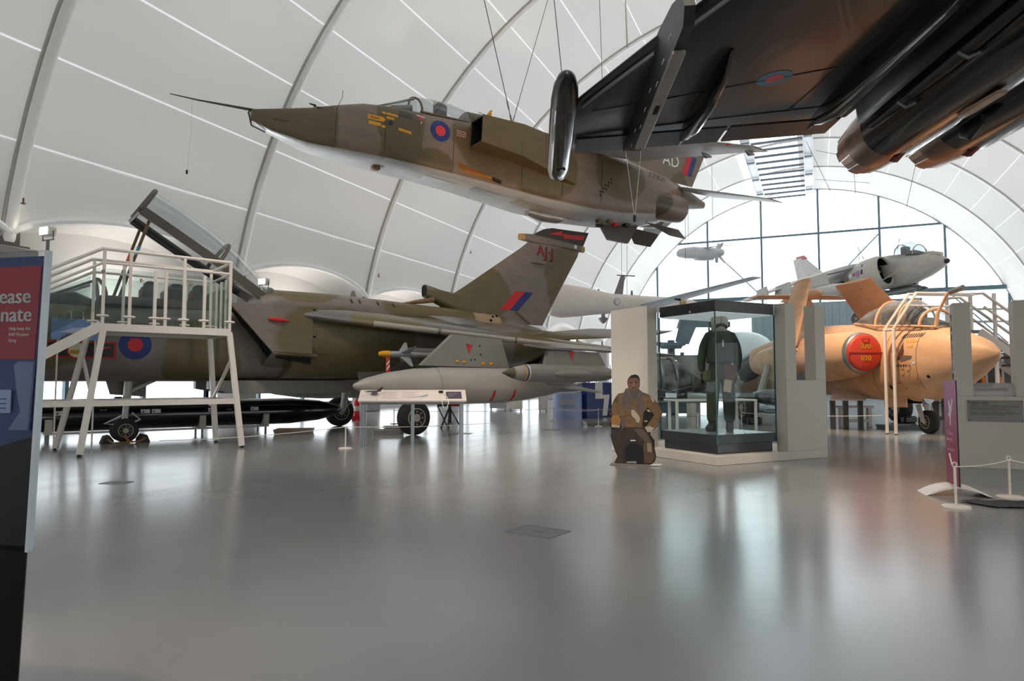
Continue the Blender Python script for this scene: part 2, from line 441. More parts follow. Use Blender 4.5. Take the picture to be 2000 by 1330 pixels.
# vault: fabric panels between steel arches -------------------------------
fab = fabric_roof('roof_fabric', (222, 220, 216), .085)
lite = fabric_roof('rooflight_fabric', (250, 252, 255), .4)
seam_m = mat('fabric_edge', (246, 245, 243), .6, var=.02)
weld_m = fabric_roof('fabric_weld', (250, 250, 250), .17)
rib_m = mat('arch_steel', (240, 238, 234), .4, .1, var=.03)
shadow_gap = mat('arch_channel', (168, 164, 158), .6)
ceiling = hall('ceiling')
STEP = 7.3
angs = [10.1] + [17.4 + STEP * i for i in range(20)] + [169.9]
def edge_phi(t, right=False):
    d = 2.7 * (max(0, 4 * t * (1 - t))) ** .75
    return 169.9 - d if right else 10.1 + d
for j in range(len(angs) - 1):
    a0, a1 = angs[j], angs[j + 1]
    low, high = j == 0, j == len(angs) - 2
    lite_here = 79 < (a0 + a1) / 2 < 92
    nu = 14 if (low or high) else 4
    vs, fs = [], []
    for q in range(nu + 1):
        t = q / nu
        p0 = edge_phi(t) if low else a0 + .075
        p1 = edge_phi(t, True) if high else a1 - .075
        bulge = .22 * math.sin(math.pi * t)
        for i in range(5):
            c = arc(p0 + (p1 - p0) * i / 4, R0 + bulge); vs.append((c[0], t * DU, c[1]))
    for q in range(nu):
        for i in range(4):
            k = q * 5 + i; fs.append((k, k + 1, k + 6, k + 5))
    me = MB().add(vs, fs).mesh('membrane_panel', lite if lite_here else fab)
    # welded seam along the upper edge of this panel
    sm = None
    if not high and not lite_here:
        s = MB(); rr = []
        for q in range(5):
            t = q / 4; bulge = .22 * math.sin(math.pi * t) - .004
            rr.append([(arc(a1 + d, R0 + bulge)[0], t * DU, arc(a1 + d, R0 + bulge)[1]) for d in (-.08, .08)])
        s.loft(rr, closed=False); sm = s.mesh('weld_seam', weld_m)
    for k in range(KA, KB):
        o = link('membrane_panel', me, ceiling); o.location = (0, U0 + k * DU, 0)
        if sm and k >= -2:
            o2 = link('weld_seam', sm, o)
# arches
rb = MB()
N = 44
prof = [(-.13, -.05), (.13, -.05), (.13, .015), (.07, .045), (-.07, .045), (-.13, .015)]
rings = []
for i in range(N + 1):
    phi = 9.3 + (170.7 - 9.3) * i / N
    rings.append([(arc(phi, R0 - d - .02)[0], u, arc(phi, R0 - d - .02)[1]) for (u, d) in prof])
rb.loft(rings)
rib_me = rb.mesh('arch_rib', rib_m)
gp = MB(); rings = []
for i in range(N + 1):
    phi = 9.3 + (170.7 - 9.3) * i / N
    rings.append([(arc(phi, R0 - d)[0], u, arc(phi, R0 - d)[1]) for (u, d) in ((-.19, .03), (-.14, .03), (-.14, -.02), (-.19, -.02))])
gp.loft(rings); gap_me = gp.mesh('clamp_strip', shadow_gap)
shoe = MB()
for sgn, ph in ((1, 9.3), (-1, 170.7)):
    c = arc(ph)
    shoe.box(c[0] - .28, c[0] + .28, -.3, .3, c[1] - .22, c[1] - .10)
    shoe.box(c[0] - .05, c[0] + .05, -.22, .22, c[1] - .12, c[1] + .25)
shoe_me = shoe.mesh('arch_shoe', mat('bolted_shoe', (90, 84, 78), .6, .4), False)
for k in range(KA, KB + 1):
    o = link('arch_rib', rib_me, ceiling); o.location = (0, U0 + k * DU, 0)
    link('clamp_strip', gap_me, o); link('arch_shoe', shoe_me, o)
# sprinkler fittings clipped on the arches
sp = MB().tube([(0, 0, 0), (0, 0, -.12)], .02, 8); sp.lathe([(-.14, .01), (-.13, .05), (-.11, .05), (-.10, .02)], axis='z', n=12)
sp_me = sp.mesh('pipe_fitting', mat('brass', (120, 92, 60), .5, .6))
for (k, ph) in ((0, 13), (1, 30), (2, 14), (2, 36), (1, 47), (3, 22), (4, 17)):
    c = arc(ph, R0 - .3); o = link('pipe_fitting', sp_me, ceiling); o.location = (c[0], U0 + k * DU, c[1])

# springing line: pedestals, eyebrow soffits, side walls with low glazing ---------
wall_w = mat('plaster_white', (226, 223, 219), .7, var=.02)
frame_m = mat('window_frame_grey', (92, 112, 122), .4, .3)
glz = glass('window_glass', (.97, .99, 1.0), .06)
ped_me = MB().bbox(-.38, .38, -.42, .42, 0, 4.05, .03).mesh('pedestal', MATS['concrete'])
winn = [0]
for side in (-1, 1):
    vw = VL if side < 0 else VR
    W = hall('wall_left' if side < 0 else 'wall_right')
    vf = arc(10.1 if side < 0 else 169.9)[0]
    for k in range(KA, KB + 1):
        o = link('pedestal', ped_me, W); o.location = (vf, U0 + k * DU, 0)
    # upper wall, one board per bay, above the glazing
    zt = 2.7
    up = MB().box(min(vw, vw + side * .25), max(vw, vw + side * .25), 0, DU, zt, 6.6); up_me = up.mesh('wall_panel', wall_w, False)
    sill = MB().box(min(vw, vw + side * .25), max(vw, vw + side * .25), 0, DU, 0, .3); sill_me = sill.mesh('sill_wall', wall_w, False)
    # soffit from the fabric edge back to the wall, with a rolled rim
    so = MB(); rim = []; rr = []
    for q in range(15):
        t = q / 14; c = arc(edge_phi(t, side > 0), R0)
        rr.append([(c[0], t * DU, c[1]), ((c[0] + vw) / 2, t * DU, c[1] + .10), (vw, t * DU, c[1] - .15)]); rim.append((c[0], t * DU, c[1]))
    so.loft(rr, closed=False); so_me = so.mesh('eyebrow_soffit', wall_w)
    rim_me = MB().tube(rim, .09, 8).mesh('eyebrow_rim', seam_m)
    for k in range(KA, KB):
        for me, nm in ((up_me, 'wall_panel'), (sill_me, 'sill_wall'), (so_me, 'eyebrow_soffit'), (rim_me, 'eyebrow_rim')):
            o = link(nm, me, W); o.location = (0, U0 + k * DU, 0)
    # glazing strips
    fr = MB()
    for i in range(4): fr.box(vw - .06, vw + .06, DU * i / 3 - .05, DU * i / 3 + .05, .3, zt)
    fr.box(vw - .06, vw + .06, 0, DU, .3, .38); fr.box(vw - .06, vw + .06, 0, DU, zt - .08, zt)
    fr_me = fr.mesh('window_frame', frame_m, False)
    pn_me = MB().box(vw - .01, vw + .01, .05, DU / 3 - .05, .38, zt - .08).mesh('pane', glz, False)
    for k in range(KA + 1, KB):
        winn[0] += 1
        wn = hall('window_%d' % winn[0])
        o = link('window_frame', fr_me, wn); o.location = (0, U0 + k * DU, 0)
        for i in range(3):
            o = link('pane', pn_me, wn); o.location = (0, U0 + k * DU + DU * i / 3, 0)

# end wall: big arched glazing ---------------------------------------------
winn[0] += 1
EW = hall('window_%d' % winn[0])
vs_m = [-14.6, -12.8, -8.35, -3.9, .55, 5.0, 9.45, 13.4]
zs_m = [0, 3.4, 8.2, 13.4, 18]
def topz(v):
    q = R0 ** 2 - (v - V0) ** 2
    return Z0 + math.sqrt(q) if q > 0 else 0
for i in range(len(vs_m) - 1):
    for j in range(len(zs_m) - 1):
        a, b, z0, z1 = vs_m[i], vs_m[i + 1], zs_m[j], zs_m[j + 1]
        pts = []
        for q in range(9):
            v = a + (b - a) * q / 8; t = min(z1, topz(v) - .02)
            if t > z0 + .05: pts.append((v, t))
        if len(pts) < 2: continue
        poly = [(p[0], z0) for p in (pts[0], pts[-1])] + list(reversed(pts))
        MB().prism(poly, UE - .01, UE + .01, 'y').build('pane', glz, EW, False)
fm2 = MB()
for v in vs_m:
    fr1 = MB().box(v - .08, v + .08, UE - .2, UE + .05, 0, topz(v)).build('mullion', frame_m, EW, False)
for z in zs_m[1:-1]:
    q = R0 ** 2 - (z - Z0) ** 2; h = math.sqrt(q)
    MB().box(max(V0 - h, -14.8), min(V0 + h, 13.6), UE - (.45 if z == 8.2 else .15), UE + .05, z - (.16 if z == 8.2 else .08), z + (.16 if z == 8.2 else .08)).build('transom', frame_m, EW, False)
for (v0, z0, v1, z1) in ((-8.2, 12.9, -4.0, 8.4), (4.9, 12.9, .7, 8.4), (9.6, 7.9, 13.2, 4.0)):
    MB().tube([(v0, UE - .25, z0), (v1, UE - .25, z1)], .05, 8).build('brace_rod', frame_m, EW)
# corrugated inner block below the glazing
CW = hall('wall_end')
pts = []
v = -4.6
while v < 7.4:
    pts += [(v, 0), (v + .10, .07), (v + .28, .07), (v + .38, 0)]; v += .5
poly = [(p[0], UE - 3.2 - p[1]) for p in pts]
c = MB(); c.loft([[(p[0], p[1], 0) for p in poly], [(p[0], p[1], 7.3) for p in poly]], closed=False)
c.build('corrugated_sheet', mat('corrugated_steel', (150, 164, 170), .45, .3, var=.06), CW, False)
MB().box(-4.6, 7.4, UE - 3.15, UE - 1.2, 7.2, 7.35).build('coping', frame_m, CW, False)
MB().box(-4.6, 7.4, UE - 3.1, UE - 1.2, 0, 7.2).build('block_core', wall_w, CW, False)
# back wall behind the camera
BW = MB().prism([(arc(p)[0], arc(p)[1]) for p in range(0, 181, 6)], UB - .3, UB, 'y'); BW.box(VL, VR, UB - .3, UB, 0, 2)
o = BW.build('wall_back', wall_w, None, False); o.rotation_euler = (0, 0, HALL); struct(o)

# rooflight gantry along the crown ---------------------------------------
G = hall('trim_1')
gm = mat('gantry_white', (225, 226, 228), .4)
for v in (-3.75, -.05):
    g = MB()
    g.box(v - .28, v + .28, U0 - 8, UE, 16.55, 16.62)
    g.box(v - .30, v - .26, U0 - 8, UE, 16.45, 16.85); g.box(v + .26, v + .30, U0 - 8, UE, 16.45, 16.85)
    g.build('gantry_beam', gm, G, False)
sl_me = MB().box(-3.45, -.35, -.05, .05, 16.52, 16.66).mesh('louvre', mat('louvre_grey', (88, 96, 104), .5), False)
br_me = MB().box(-4.0, -3.5, -.14, .14, 16.34, 16.44).box(-.3, .2, -.14, .14, 16.34, 16.44).mesh('gantry_bracket', mat('bracket_grey', (130, 140, 150), .5), False)
u = U0 + 1
i = 0
while u < UE - .4:
    o = link('louvre', sl_me, G); o.location = (0, u, 0)
    if i % 3 == 0:
        o = link('gantry_bracket', br_me, G); o.location = (0, u + .6, 0)
    u += 1.45; i += 1
wm = MB()
for v in (-2.9, -2.3, -1.7, -1.1): wm.tube([(v, U0, 16.7), (v, UE, 16.7)], .012, 4)
wm.build('safety_mesh', MATS['wire'], G)
# tension cables rising to the right of the gantry
gc = MB()
for (v0, u0, z0, v1, u1, z1) in ((.4, 55, 16.2, 3.6, 50, 14.2), (.4, 48, 16.2, 4.2, 44, 13.6)):
    gc = MB().tube([(v0, u0, z0), (v1, u1, z1)], .015, 5); gc.build('tie_wire', MATS['wire'], G)

# pillar uplights standing on the pedestals by the left wall
for (k, lab) in ((0, 'small white floodlight on the concrete pedestal nearest the donation panel'), (1, 'small white floodlight on the pedestal behind the raised canopy'), (2, 'small white floodlight on the pedestal behind the brown jet spine')):
    c = arc(10.1)
    v, u = c[0] + .45, U0 + k * DU + .55
    p = HV * v + HU * u
    t = thing('floodlight', lab, 'floodlight', (p.x, p.y, 4.05 if k else 4.3), HALL)
    MB().bbox(-.16, .16, -.1, .1, .08, .3, .03).build('housing', MATS['white_paint'], t)
    MB().box(-.13, .13, -.112, -.1, .11, .27).build('lens', mat('lamp_glow', (255, 244, 228), .4, emit=9), t, False)
    b = MB(); b.bar((-.18, 0, .2), (-.18, 0, 0), .02); b.bar((.18, 0, .2), (.18, 0, 0), .02); b.bar((-.19, 0, 0), (.19, 0, 0), .04, .02)
    b.bar((0, 0, 0), (0, .0, -.25), .05)
    b.build('bracket', MATS['grey_steel'], t, False)
# ------------------------------------------------------------------ swing-wing strike jet on the floor
GREEN, GREY = (102, 90, 58), (124, 114, 107)
tor_m = camo('tornado_camo', GREY, GREEN, [
    ((8.0, 0, 3.55), (1.25, 9, .95)), ((11.35, 0, 4.15), (.85, 9, .95)), ((3.9, -1.4, 2.0), (1.55, 1.3, .9)), ((6.3, 0, 3.0), (1.3, 9, .5)),
    ((3.3, 0, 3.1), (1.0, .9, .35)), ((-1.6, 0, 2.1), (1.15, 9, .8)), ((1.2, -.7, 1.55), (.75, .6, .8)), ((-4.3, 0, 1.9), (.9, 9, .8)),
    ((3.9, 1.4, 2.0), (1.55, 1.3, .9)), ((9.4, 0, 2.0), (1.0, 9, .6)), ((8.2, -3.1, 2.0), (1.3, .8, .5)), ((3.6, -1.7, 2.4), (.45, .4, .3))], .42, .22)
pyl_m = mat('store_grey', (132, 128, 122), .5, var=.07, scale=3)
tank_m = mat('tank_grey', (158, 152, 144), .42, var=.05, scale=2)
wing_m = camo('tornado_wing', (104, 99, 96), GREEN, [((4.6, -1.9, 2.3), (.8, .6, .5)), ((8.3, -3.1, 2.0), (1.3, .9, .5)), ((8.3, 3.1, 2.0), (1.3, .9, .5))], .3, .18)
T, TM = frame_thing('strike_jet', 'green and grey camouflaged swing-wing jet with raised canopy and AJ-J fin', 'aircraft', (-7.4, 13.1, 0), 38)
nf = MB().loft([sec(-4.75, 1.78, 1.84, .03), sec(-4.3, 1.60, 1.98, .2), sec(-3.6, 1.40, 2.18, .42), sec(-2.8, 1.26, 2.36, .57), sec(-2.0, 1.18, 2.50, .68, n=2.6),
                sec(-1.3, 1.15, 2.58, .74, n=2.8), sec(-.5, 1.15, 2.60, .76, n=3.2), sec(1.0, 1.15, 2.64, .80, n=3.4), sec(2.0, 1.15, 2.68, .84, n=3.4), sec(3.2, 1.16, 2.70, .9, n=3)])
nf.build('forward_fuselage', tor_m, T)
MB().tube([(-4.7, 0, 1.8), (-5.7, 0, 1.82)], [.03, .012], 8).build('pitot_probe', MATS['steel'], T)
md = MB().loft([sec(2.75, 1.17, 2.63, 1.44, 2.3, 3.2), sec(4.0, 1.16, 2.66, 1.46, 2.25, 2.9), sec(5.5, 1.2, 2.7, 1.45, 2.2, 2.8), sec(7.2, 1.3, 2.72, 1.4, 2.1, 2.6), sec(8.8, 1.5, 2.70, 1.28, 2.1, 2.4), sec(9.8, 1.68, 2.62, 1.12, 2.1, 2.4)])
md.build('centre_fuselage', tor_m, T)
spn = MB().loft([sec(2.35, 2.4, 2.98, .62), sec(2.75, 2.4, 3.13, .66), sec(4.0, 2.4, 3.14, .68), sec(5.3, 2.4, 3.10, .7), sec(6.6, 2.4, 3.04, .66), sec(8.5, 2.3, 3.0, .55), sec(10.2, 2.2, 2.66, .4)])
spn.build('spine', tor_m, T)
# engine nozzles
for s in (-1, 1):
    nz = MB().lathe([(9.6, .52), (10.3, .5), (10.75, .42), (10.7, .36), (10.0, .40)], (0, s * .56, 2.05), 'x', 24, caps=False)
    o = nz.build('engine_nozzle', mat('burnt_metal', (84, 78, 74), .45, .7), T)
    MB().lathe([(10.0, .01), (10.0, .4)], (0, s * .56, 2.05), 'x', 24, caps=False).build('nozzle_throat', MATS['dark_void'], o)
# intakes: thin-walled raked boxes beside the fuselage
intake_m = tor_m
for s in (-1, 1):
    k = MB()
    out = [(1.5, 2.60), (2.3, 1.72), (3.1, 1.66), (3.1, 2.64)]
    k.prism(out, s * 1.47, s * 1.41, 'y')                                            # outer wall
    k.loft([[(1.5, s * .84, 2.60), (1.5, s * 1.47, 2.60), (1.5, s * 1.47, 2.645), (1.5, s * .84, 2.66)], [(3.2, s * .84, 2.63), (3.2, s * 1.47, 2.63), (3.2, s * 1.47, 2.67), (3.2, s * .84, 2.69)]])
    k.loft([[(2.3, s * .84, 1.45), (2.3, s * 1.47, 1.70), (2.3, s * 1.47, 1.745), (2.3, s * .84, 1.5)], [(3.2, s * .84, 1.42), (3.2, s * 1.47, 1.66), (3.2, s * 1.47, 1.705), (3.2, s * .84, 1.47)]])
    o = k.build('intake', tor_m, T, False)
    d = MB(); d.prism([(1.66, 2.58), (2.42, 1.62), (3.1, 1.5), (3.1, 2.6)], s * .80, s * 1.39, 'y')
    d.build('intake_duct', MATS['dark_void'], o, False)
    MB().prism([(1.95, 2.60), (2.55, 2.60), (2.42, 1.70), (2.30, 1.74)], s * .86, s * .9, 'y').build('ramp_plate', MATS['black'], o, False)
# wings at full sweep with gloves
def tor_wing(s):
    st = [((2.75, 1.40, 2.50), 3.4, .30), ((2.97, 1.5, 2.49), 3.3, .28), ((3.92, 1.85, 2.37), 3.1, .26), ((4.92, 2.2, 2.27), 2.9, .22), ((7.16, 2.85, 2.07), 2.5, .18), ((9.67, 3.55, 1.86), 2.0, .12), ((10.5, 3.8, 1.80), 1.5, .08)]
    return MB().loft([foil((p[0], s * p[1], p[2]), c, t) for p, c, t in st])
for s in (-1, 1):
    w = tor_wing(s).build('wing', wing_m, T)
    # leading edge slat sections standing just proud of the wing
    segs = [((4.2, 1.93, 2.345), (5.5, 2.36, 2.22)), ((5.56, 2.385, 2.215), (7.2, 2.86, 2.065)), ((7.26, 2.88, 2.06), (9.5, 3.5, 1.875))]
    for a, b in segs:
        sl = MB().tube([(a[0] + .02, s * a[1], a[2] + .01), (b[0] + .02, s * b[1], b[2] + .01)], .062, 10)
        sl.build('slat', mat('slat_metal', (168, 160, 150), .3, .35, var=.06), w)
    MB().loft([foil((5.9, s * 1.3, 2.66), 1.3, .04), foil((6.3, s * 1.9, 2.45), 1.0, .03)]).build('wing_seal', wing_m, w)
# tailplanes
for s in (-1, 1):
    MB().loft([foil((8.6, s * 1.15, 2.20), 2.7, .16, (-.16, 0, .987), (.987, 0, .16)), foil((11.2, s * 3.1, 2.30), 1.35, .06, (-.16, 0, .987), (.987, 0, .16))]).build('tailplane', tor_m, T)
# fin
fin = MB().loft([foil((6.75, 0, 2.75), 3.75, .30, (0, 1, 0)), foil((7.25, 0, 3.32), 3.6, .27, (0, 1, 0)), foil((7.74, 0, 3.62), 3.3, .25, (0, 1, 0)), foil((9.70, 0, 4.91), 2.2, .17, (0, 1, 0)), foil((9.95, 0, 5.10), 2.02, .16, (0, 1, 0))])
fin.build('fin', tor_m, T)
fb = fin.bvh(); fo = onto(fb, -1, .008)
ram = MB().loft([sec(6.58, 3.27, 3.60, .14, n=3), sec(7.0, 3.1, 3.50, .17, n=3), sec(7.6, 2.9, 3.42, .16, n=3), sec(8.4, 2.8, 3.3, .1, n=3)])
ro = ram.build('fin_intake', tor_m, T)
MB().loft([sec(6.565, 3.30, 3.57, .11, n=3), sec(6.60, 3.30, 3.57, .11, n=3)]).build('fin_intake_mouth', MATS['dark_void'], ro)
MB().tube([(5.75, -.38, 3.02), (6.2, -.3, 3.10), (6.72, -.16, 3.2)], [.02, .055, .075], 10).build('cable_duct', mat('leather_brown', (120, 92, 62), .5, var=.2), T)
bl = MB().loft([sec(9.80, 5.13, 5.33, .09, n=3.5), sec(10.2, 5.10, 5.36, .10, n=3.5), sec(11.4, 5.08, 5.30, .10, n=3.5), sec(12.0, 5.06, 5.25, .09, n=3.5)])
bo = bl.build('tip_fairing', tor_m, T)
MB().loft([sec(9.66, 5.14, 5.32, .075, n=3.5), sec(9.80, 5.13, 5.33, .09, n=3.5)]).build('fairing_cap', mat('tan_cap', (176, 146, 92), .5), bo)
MB().loft([sec(12.0, 5.06, 5.25, .09, n=3.5), sec(12.14, 5.06, 5.24, .08, n=3.5)]).build('fairing_cap', MATS['tan_cap'], bo)
MB().lathe([(-.015, .01), (-.01, .06), (.02, .06)], (11.72, -.105, 5.17), 'y', 14).build('tail_lamp', MATS['white_mark'], bo)
cap = MB().prism([(10.15, 5.33), (10.35, 5.46), (10.58, 5.57), (10.85, 5.63), (11.2, 5.64), (12.33, 5.68), (12.10, 5.25)], -.05, .05)
co = cap.build('fin_cap', mat('fin_cap_brown', (62, 54, 50), .55), T)
MB().prism([(10.72, 5.44), (11.25, 5.60), (11.18, 5.50), (12.15, 5.56), (12.08, 5.42), (11.25, 5.38), (11.33, 5.46)], -.062, -.052).build('lightning_flash', mat('flash_red', (206, 48, 40), .5), co, False)
lettering('AJ·J', .46, lambda u, v: fo(10.22 + u, 4.74 - .05 * u + v), 'code_letters', mat('code_red', (122, 34, 30), .6), T, bold=.016)
quad_decal(fo, [(8.88, 3.10), (9.22, 3.10), (9.78, 3.66), (9.42, 3.66)], 'fin_flash', MATS['roundel_red'], T)
quad_decal(fo, [(9.22, 3.10), (9.52, 3.10), (10.10, 3.66), (9.78, 3.66)], 'fin_flash', MATS['roundel_blue'], T)
MB().loft([foil((10.0, -.13, 4.52), .62, .05), foil((10.1, -.2, 4.52), .5, .03)]).build('fin_vane', mat('vane_tan', (140, 118, 92), .5), T)
MB().bar(fo(9.47, 3.08), fo(9.98, 2.78), .05, .04).build('fin_strut', MATS['leather_brown'], T, False)
# access panel with fasteners on the fin root
sb = spn.bvh(); so_ = onto(sb, -1, .008)
pn = quad_decal(so_, [(7.75, 2.66), (8.62, 2.62), (8.62, 2.90), (7.75, 2.93)], 'access_panel', mat('primer_tan', (158, 134, 104), .55, var=.12, scale=14), T)
for (x, z) in ((8.35, 2.84), (8.25, 2.74), (8.5, 2.87)):
    MB().lathe([(-.012, .005), (-.01, .04), (.01, .04)], so_(x, z), 'y', 10).build('fastener_hole', MATS['dark_void'], pn)
# windscreen and open canopy
WS = MB(); rings = []
for x, w, h in ((-1.32, .34, .06), (-1.0, .46, .26), (-.66, .55, .44), (-.58, .56, .46)):
    rings.append([(x + .14 * abs(math.cos(a)), -w * math.cos(a), 2.60 + h * math.sin(a)) for a in [math.pi * i / 14 for i in range(15)]])
WS.loft(rings, closed=False); wso = WS.build('windscreen', MATS['canopy_glass'], T)
frm = mat('canopy_frame', (86, 78, 72), .45, .2)
MB().tube([(-.58 + .14 * abs(math.cos(a)), -.57 * math.cos(a), 2.60 + .47 * math.sin(a)) for a in [math.pi * i / 14 for i in range(15)]], .035, 8).build('windscreen_arch', frm, wso)
for s in (-1, 1):
    MB().tube([(-1.35, s * .2, 2.66), (-.9, s * .36, 2.86), (-.6, s * .42, 3.0)], .025, 6).build('windscreen_post', frm, wso)
MB().loft([sec(-1.5, 2.4, 2.72, .35), sec(-.9, 2.4, 2.80, .5), sec(-.6, 2.4, 2.66, .55)]).build('coaming', MATS['black'], T)
tub = MB().box(-.5, 2.3, -.5, .5, 2.58, 2.69); tub.build('cockpit_floor', MATS['dark_void'], T, False)
MB().bbox(-.55, 2.4, -.62, -.5, 2.55, 2.72, .02).bbox(-.55, 2.4, .5, .62, 2.55, 2.72, .02).build('cockpit_sill', frm, T)
for s in (-1, 1):
    pass
for x in (.25, 1.15):
    st = MB().bbox(x - .02, x + .16, -.24, .24, 2.62, 3.02, .03).bbox(x + .02, x + .18, -.17, .17, 2.98, 3.10, .03)
    so2 = st.build('ejection_seat', MATS['seat_green'], T)
    MB().bbox(x - .05, x - .02, -.2, .2, 2.80, 2.95, .01).build('headrest_pad', MATS['strap'], so2)
    MB().tube([(x - .03, -.1, 3.10), (x - .05, -.05, 3.14), (x - .05, .05, 3.14), (x - .03, .1, 3.10)], .012, 6).build('pull_handle', MATS['yellow'], so2)
MB().bbox(.62, .95, -.42, .42, 2.62, 2.98, .04).bbox(.7, .9, -.3, .3, 2.95, 3.07, .03).build('rear_instrument_panel', MATS['black'], T)
MB().bbox(1.5, 1.75, -.4, .4, 2.62, 3.0, .04).build('rear_bulkhead', MATS['seat_green'], T)
# canopy: own axis from hinge, tilted about 31 degrees
cx, cz, ca = 2.62, 2.86, math.radians(32)
CM = Matrix.Translation((cx, 0, cz)) @ Matrix.Rotation(ca, 4, 'Y')
def cpt(d, y, h):            # d forward of the hinge along the rail, h above the rail
    return CM @ Vector((-d, y, h))
stn = [(.05, .36, .20), (.5, .46, .38), (1.1, .52, .50), (1.7, .54, .56), (2.4, .53, .57), (2.95, .50, .54)]
cg = MB().loft([[cpt(d, -w * math.cos(a), h * math.sin(a)) for a in [math.pi * i / 16 for i in range(17)]] for d, w, h in stn], closed=False)
cgo = cg.build('canopy', MATS['canopy_glass'], T)
for s in (-1, 1):
    MB().loft([[cpt(d, s * (w - .02), -.13), cpt(d, s * (w + .03), -.13), cpt(d, s * (w + .03), .05), cpt(d, s * (w - .02), .05)] for d, w, h in stn]).build('canopy_rail', frm, cgo)
    MB().loft([[cpt(d, s * (w - .09), -.10), cpt(d, s * (w - .03), -.10), cpt(d, s * (w - .03), -.02), cpt(d, s * (w - .09), -.02)] for d, w, h in stn[1:]]).build('canopy_seal', MATS['black'], cgo)
for (d, w, h, r) in ((2.97, .51, .55, .05), (1.3, .53, .525, .04), (.08, .38, .24, .08)):
    MB().tube([cpt(d, -w * math.cos(a), h * math.sin(a)) for a in [math.pi * i / 18 for i in range(19)]], r, 8).build('canopy_bow', frm, cgo)
MB().tube([cpt(2.97, -.5, -.08), cpt(2.97, 0, -.10), cpt(2.97, .5, -.08)], .03, 8).build('canopy_bow', frm, cgo)
for s in (-1, 1):
    a, b = Vector((-.25, s * .48, 2.62)), cpt(2.75, s * .47, -.08)
    st = MB().tube([a, b], .028, 8).build('canopy_strut', mat('strut_bronze', (92, 74, 48), .4, .4), T)
    MB().tube([a.lerp(b, .55), a.lerp(b, .66)], .031, 8).build('strut_band', mat('band_orange', (214, 96, 52), .5) if s > 0 else mat('band_blue', (60, 130, 160), .5), st)
# markings on the nose side
nb = nf.bvh(); no = onto(nb, -1, .006)
disc_decal(no, (.02, 1.82), .27, 'roundel', MATS['roundel_blue'], T, 32, 1)
disc_decal(no, (.02, 1.82), .125, 'roundel_centre', MATS['roundel_red'], T, 28, 1.8)
quad_decal(no, [(-1.35, 1.56), (-.28, 1.56), (-.28, 1.86), (-1.35, 1.86)], 'squadron_bar', mat('bar_red', (178, 30, 30), .5), T, 10, 4)
quad_decal(no, [(-1.31, 1.59), (-.32, 1.59), (-.32, 1.83), (-1.31, 1.83)], 'squadron_bar_field', mat('bar_black', (30, 26, 28), .5), T, 10, 4, 1.7)
quad_decal(no, [(-.62, 1.67), (-.36, 1.76), (-.40, 1.78), (-.66, 1.71)], 'bar_flash', MATS['bar_red'], T, 4, 2, 2.4)
disc_decal(no, (-.88, 1.70), .155, 'squadron_badge', MATS['bar_red'], T, 26, 2.6)
disc_decal(no, (-.88, 1.70), .13, 'badge_field', mat('badge_cream', (216, 206, 176), .5), T, 26, 3.4)
quad_decal(no, [(-.99, 1.63), (-.77, 1.63), (-.77, 1.70), (-.99, 1.70)], 'badge_dam', mat('badge_gold', (186, 140, 44), .5), T, 4, 2, 4.2)
quad_decal(no, [(.42, 2.02), (.60, 2.02), (.60, 2.12), (.42, 2.12)], 'stencil_patch', mat('stencil_yellow', (150, 146, 84), .6), T, 3, 2)
for (x, z) in ((-.98, 2.32), (-.80, 2.32)):
    mk = MB()
    for (a, b, c, d) in ((-.05, .06, .05, .06), (0, .06, 0, -.1), (-.03, -.02, .03, -.02), (-.02, -.1, .02, -.1)):
        mk.bar(no(x + a, z + b, 1.5), no(x + c, z + d, 1.5), .012, .006)
    mk.build('mission_mark', MATS['white_mark'], T, False)
mb_ = md.bvh(); mo = onto(mb_, -1, .006)
MB().tube([(2.2, -1.475, 2.37), (2.4, -1.5, 2.36), (2.62, -1.48, 2.35)], [.03, .05, .008], 10).build('side_lamp', MATS['bar_red'], T)
for pts in (((2.75, 1.72), (3.55, 1.70)), ((2.75, 1.72), (2.78, 2.18)), ((2.78, 2.18), (3.4, 2.30)), ((3.2, 1.71), (3.2, 2.2))):
    MB().bar(mo(*pts[0]), mo(*pts[1]), .008, .006).build('panel_line', MATS['print_dark'], T, False)
quad_decal(mo, [(3.12, 2.04), (3.18, 2.04), (3.18, 2.08), (3.12, 2.08)], 'vent_hole', MATS['dark_void'], T, 2, 2)
for (x0, z0) in ((4.3, 3.0), (4.5, 3.01), (4.95, 3.0), (5.35, 2.98)):
    quad_decal(so_, [(x0, z0 - .1), (x0 + .05, z0 - .1), (x0 + .05, z0), (x0, z0)], 'spine_slot', MATS['black'], T, 2, 2)
MB().prism([(4.55, 3.10), (4.62, 3.28), (4.68, 3.28), (4.75, 3.10)], -.01, .01).build('blade_aerial', tor_m, T, False)
# nose gear
def strut_leg(parent, top, axle, r, m):
    g = MB().tube([top, Vector(top).lerp(Vector(axle), .55)], r * 1.35, 12); g.tube([Vector(top).lerp(Vector(axle), .5), axle], r, 12)
    return g.build('gear_leg', m, parent)
gear_m = mat('gear_white', (198, 194, 188), .4, .1, var=.1)
gl = strut_leg(T, (.05, 0, 1.2), (.0, 0, .30), .055, gear_m)
for s in (-1, 1):
    wheel(T, (0, s * .14, .225), .225, .13, MATS['hub_grey'])
MB().tube([(0, -.2, .225), (0, .2, .225)], .035, 10).build('axle', gear_m, gl)
MB().tube([(.05, 0, .95), (.55, 0, 1.2)], .035, 8).build('drag_brace', gear_m, gl)
MB().tube([(.12, -.05, .55), (.26, -.05, .42), (.03, -.05, .32)], .022, 6).build('torque_link', gear_m, gl)
MB().tube([(-.05, -.08, .5), (-.34, -.1, .36), (-.05, -.08, .33)], .025, 6).build('steering_link', gear_m, gl)
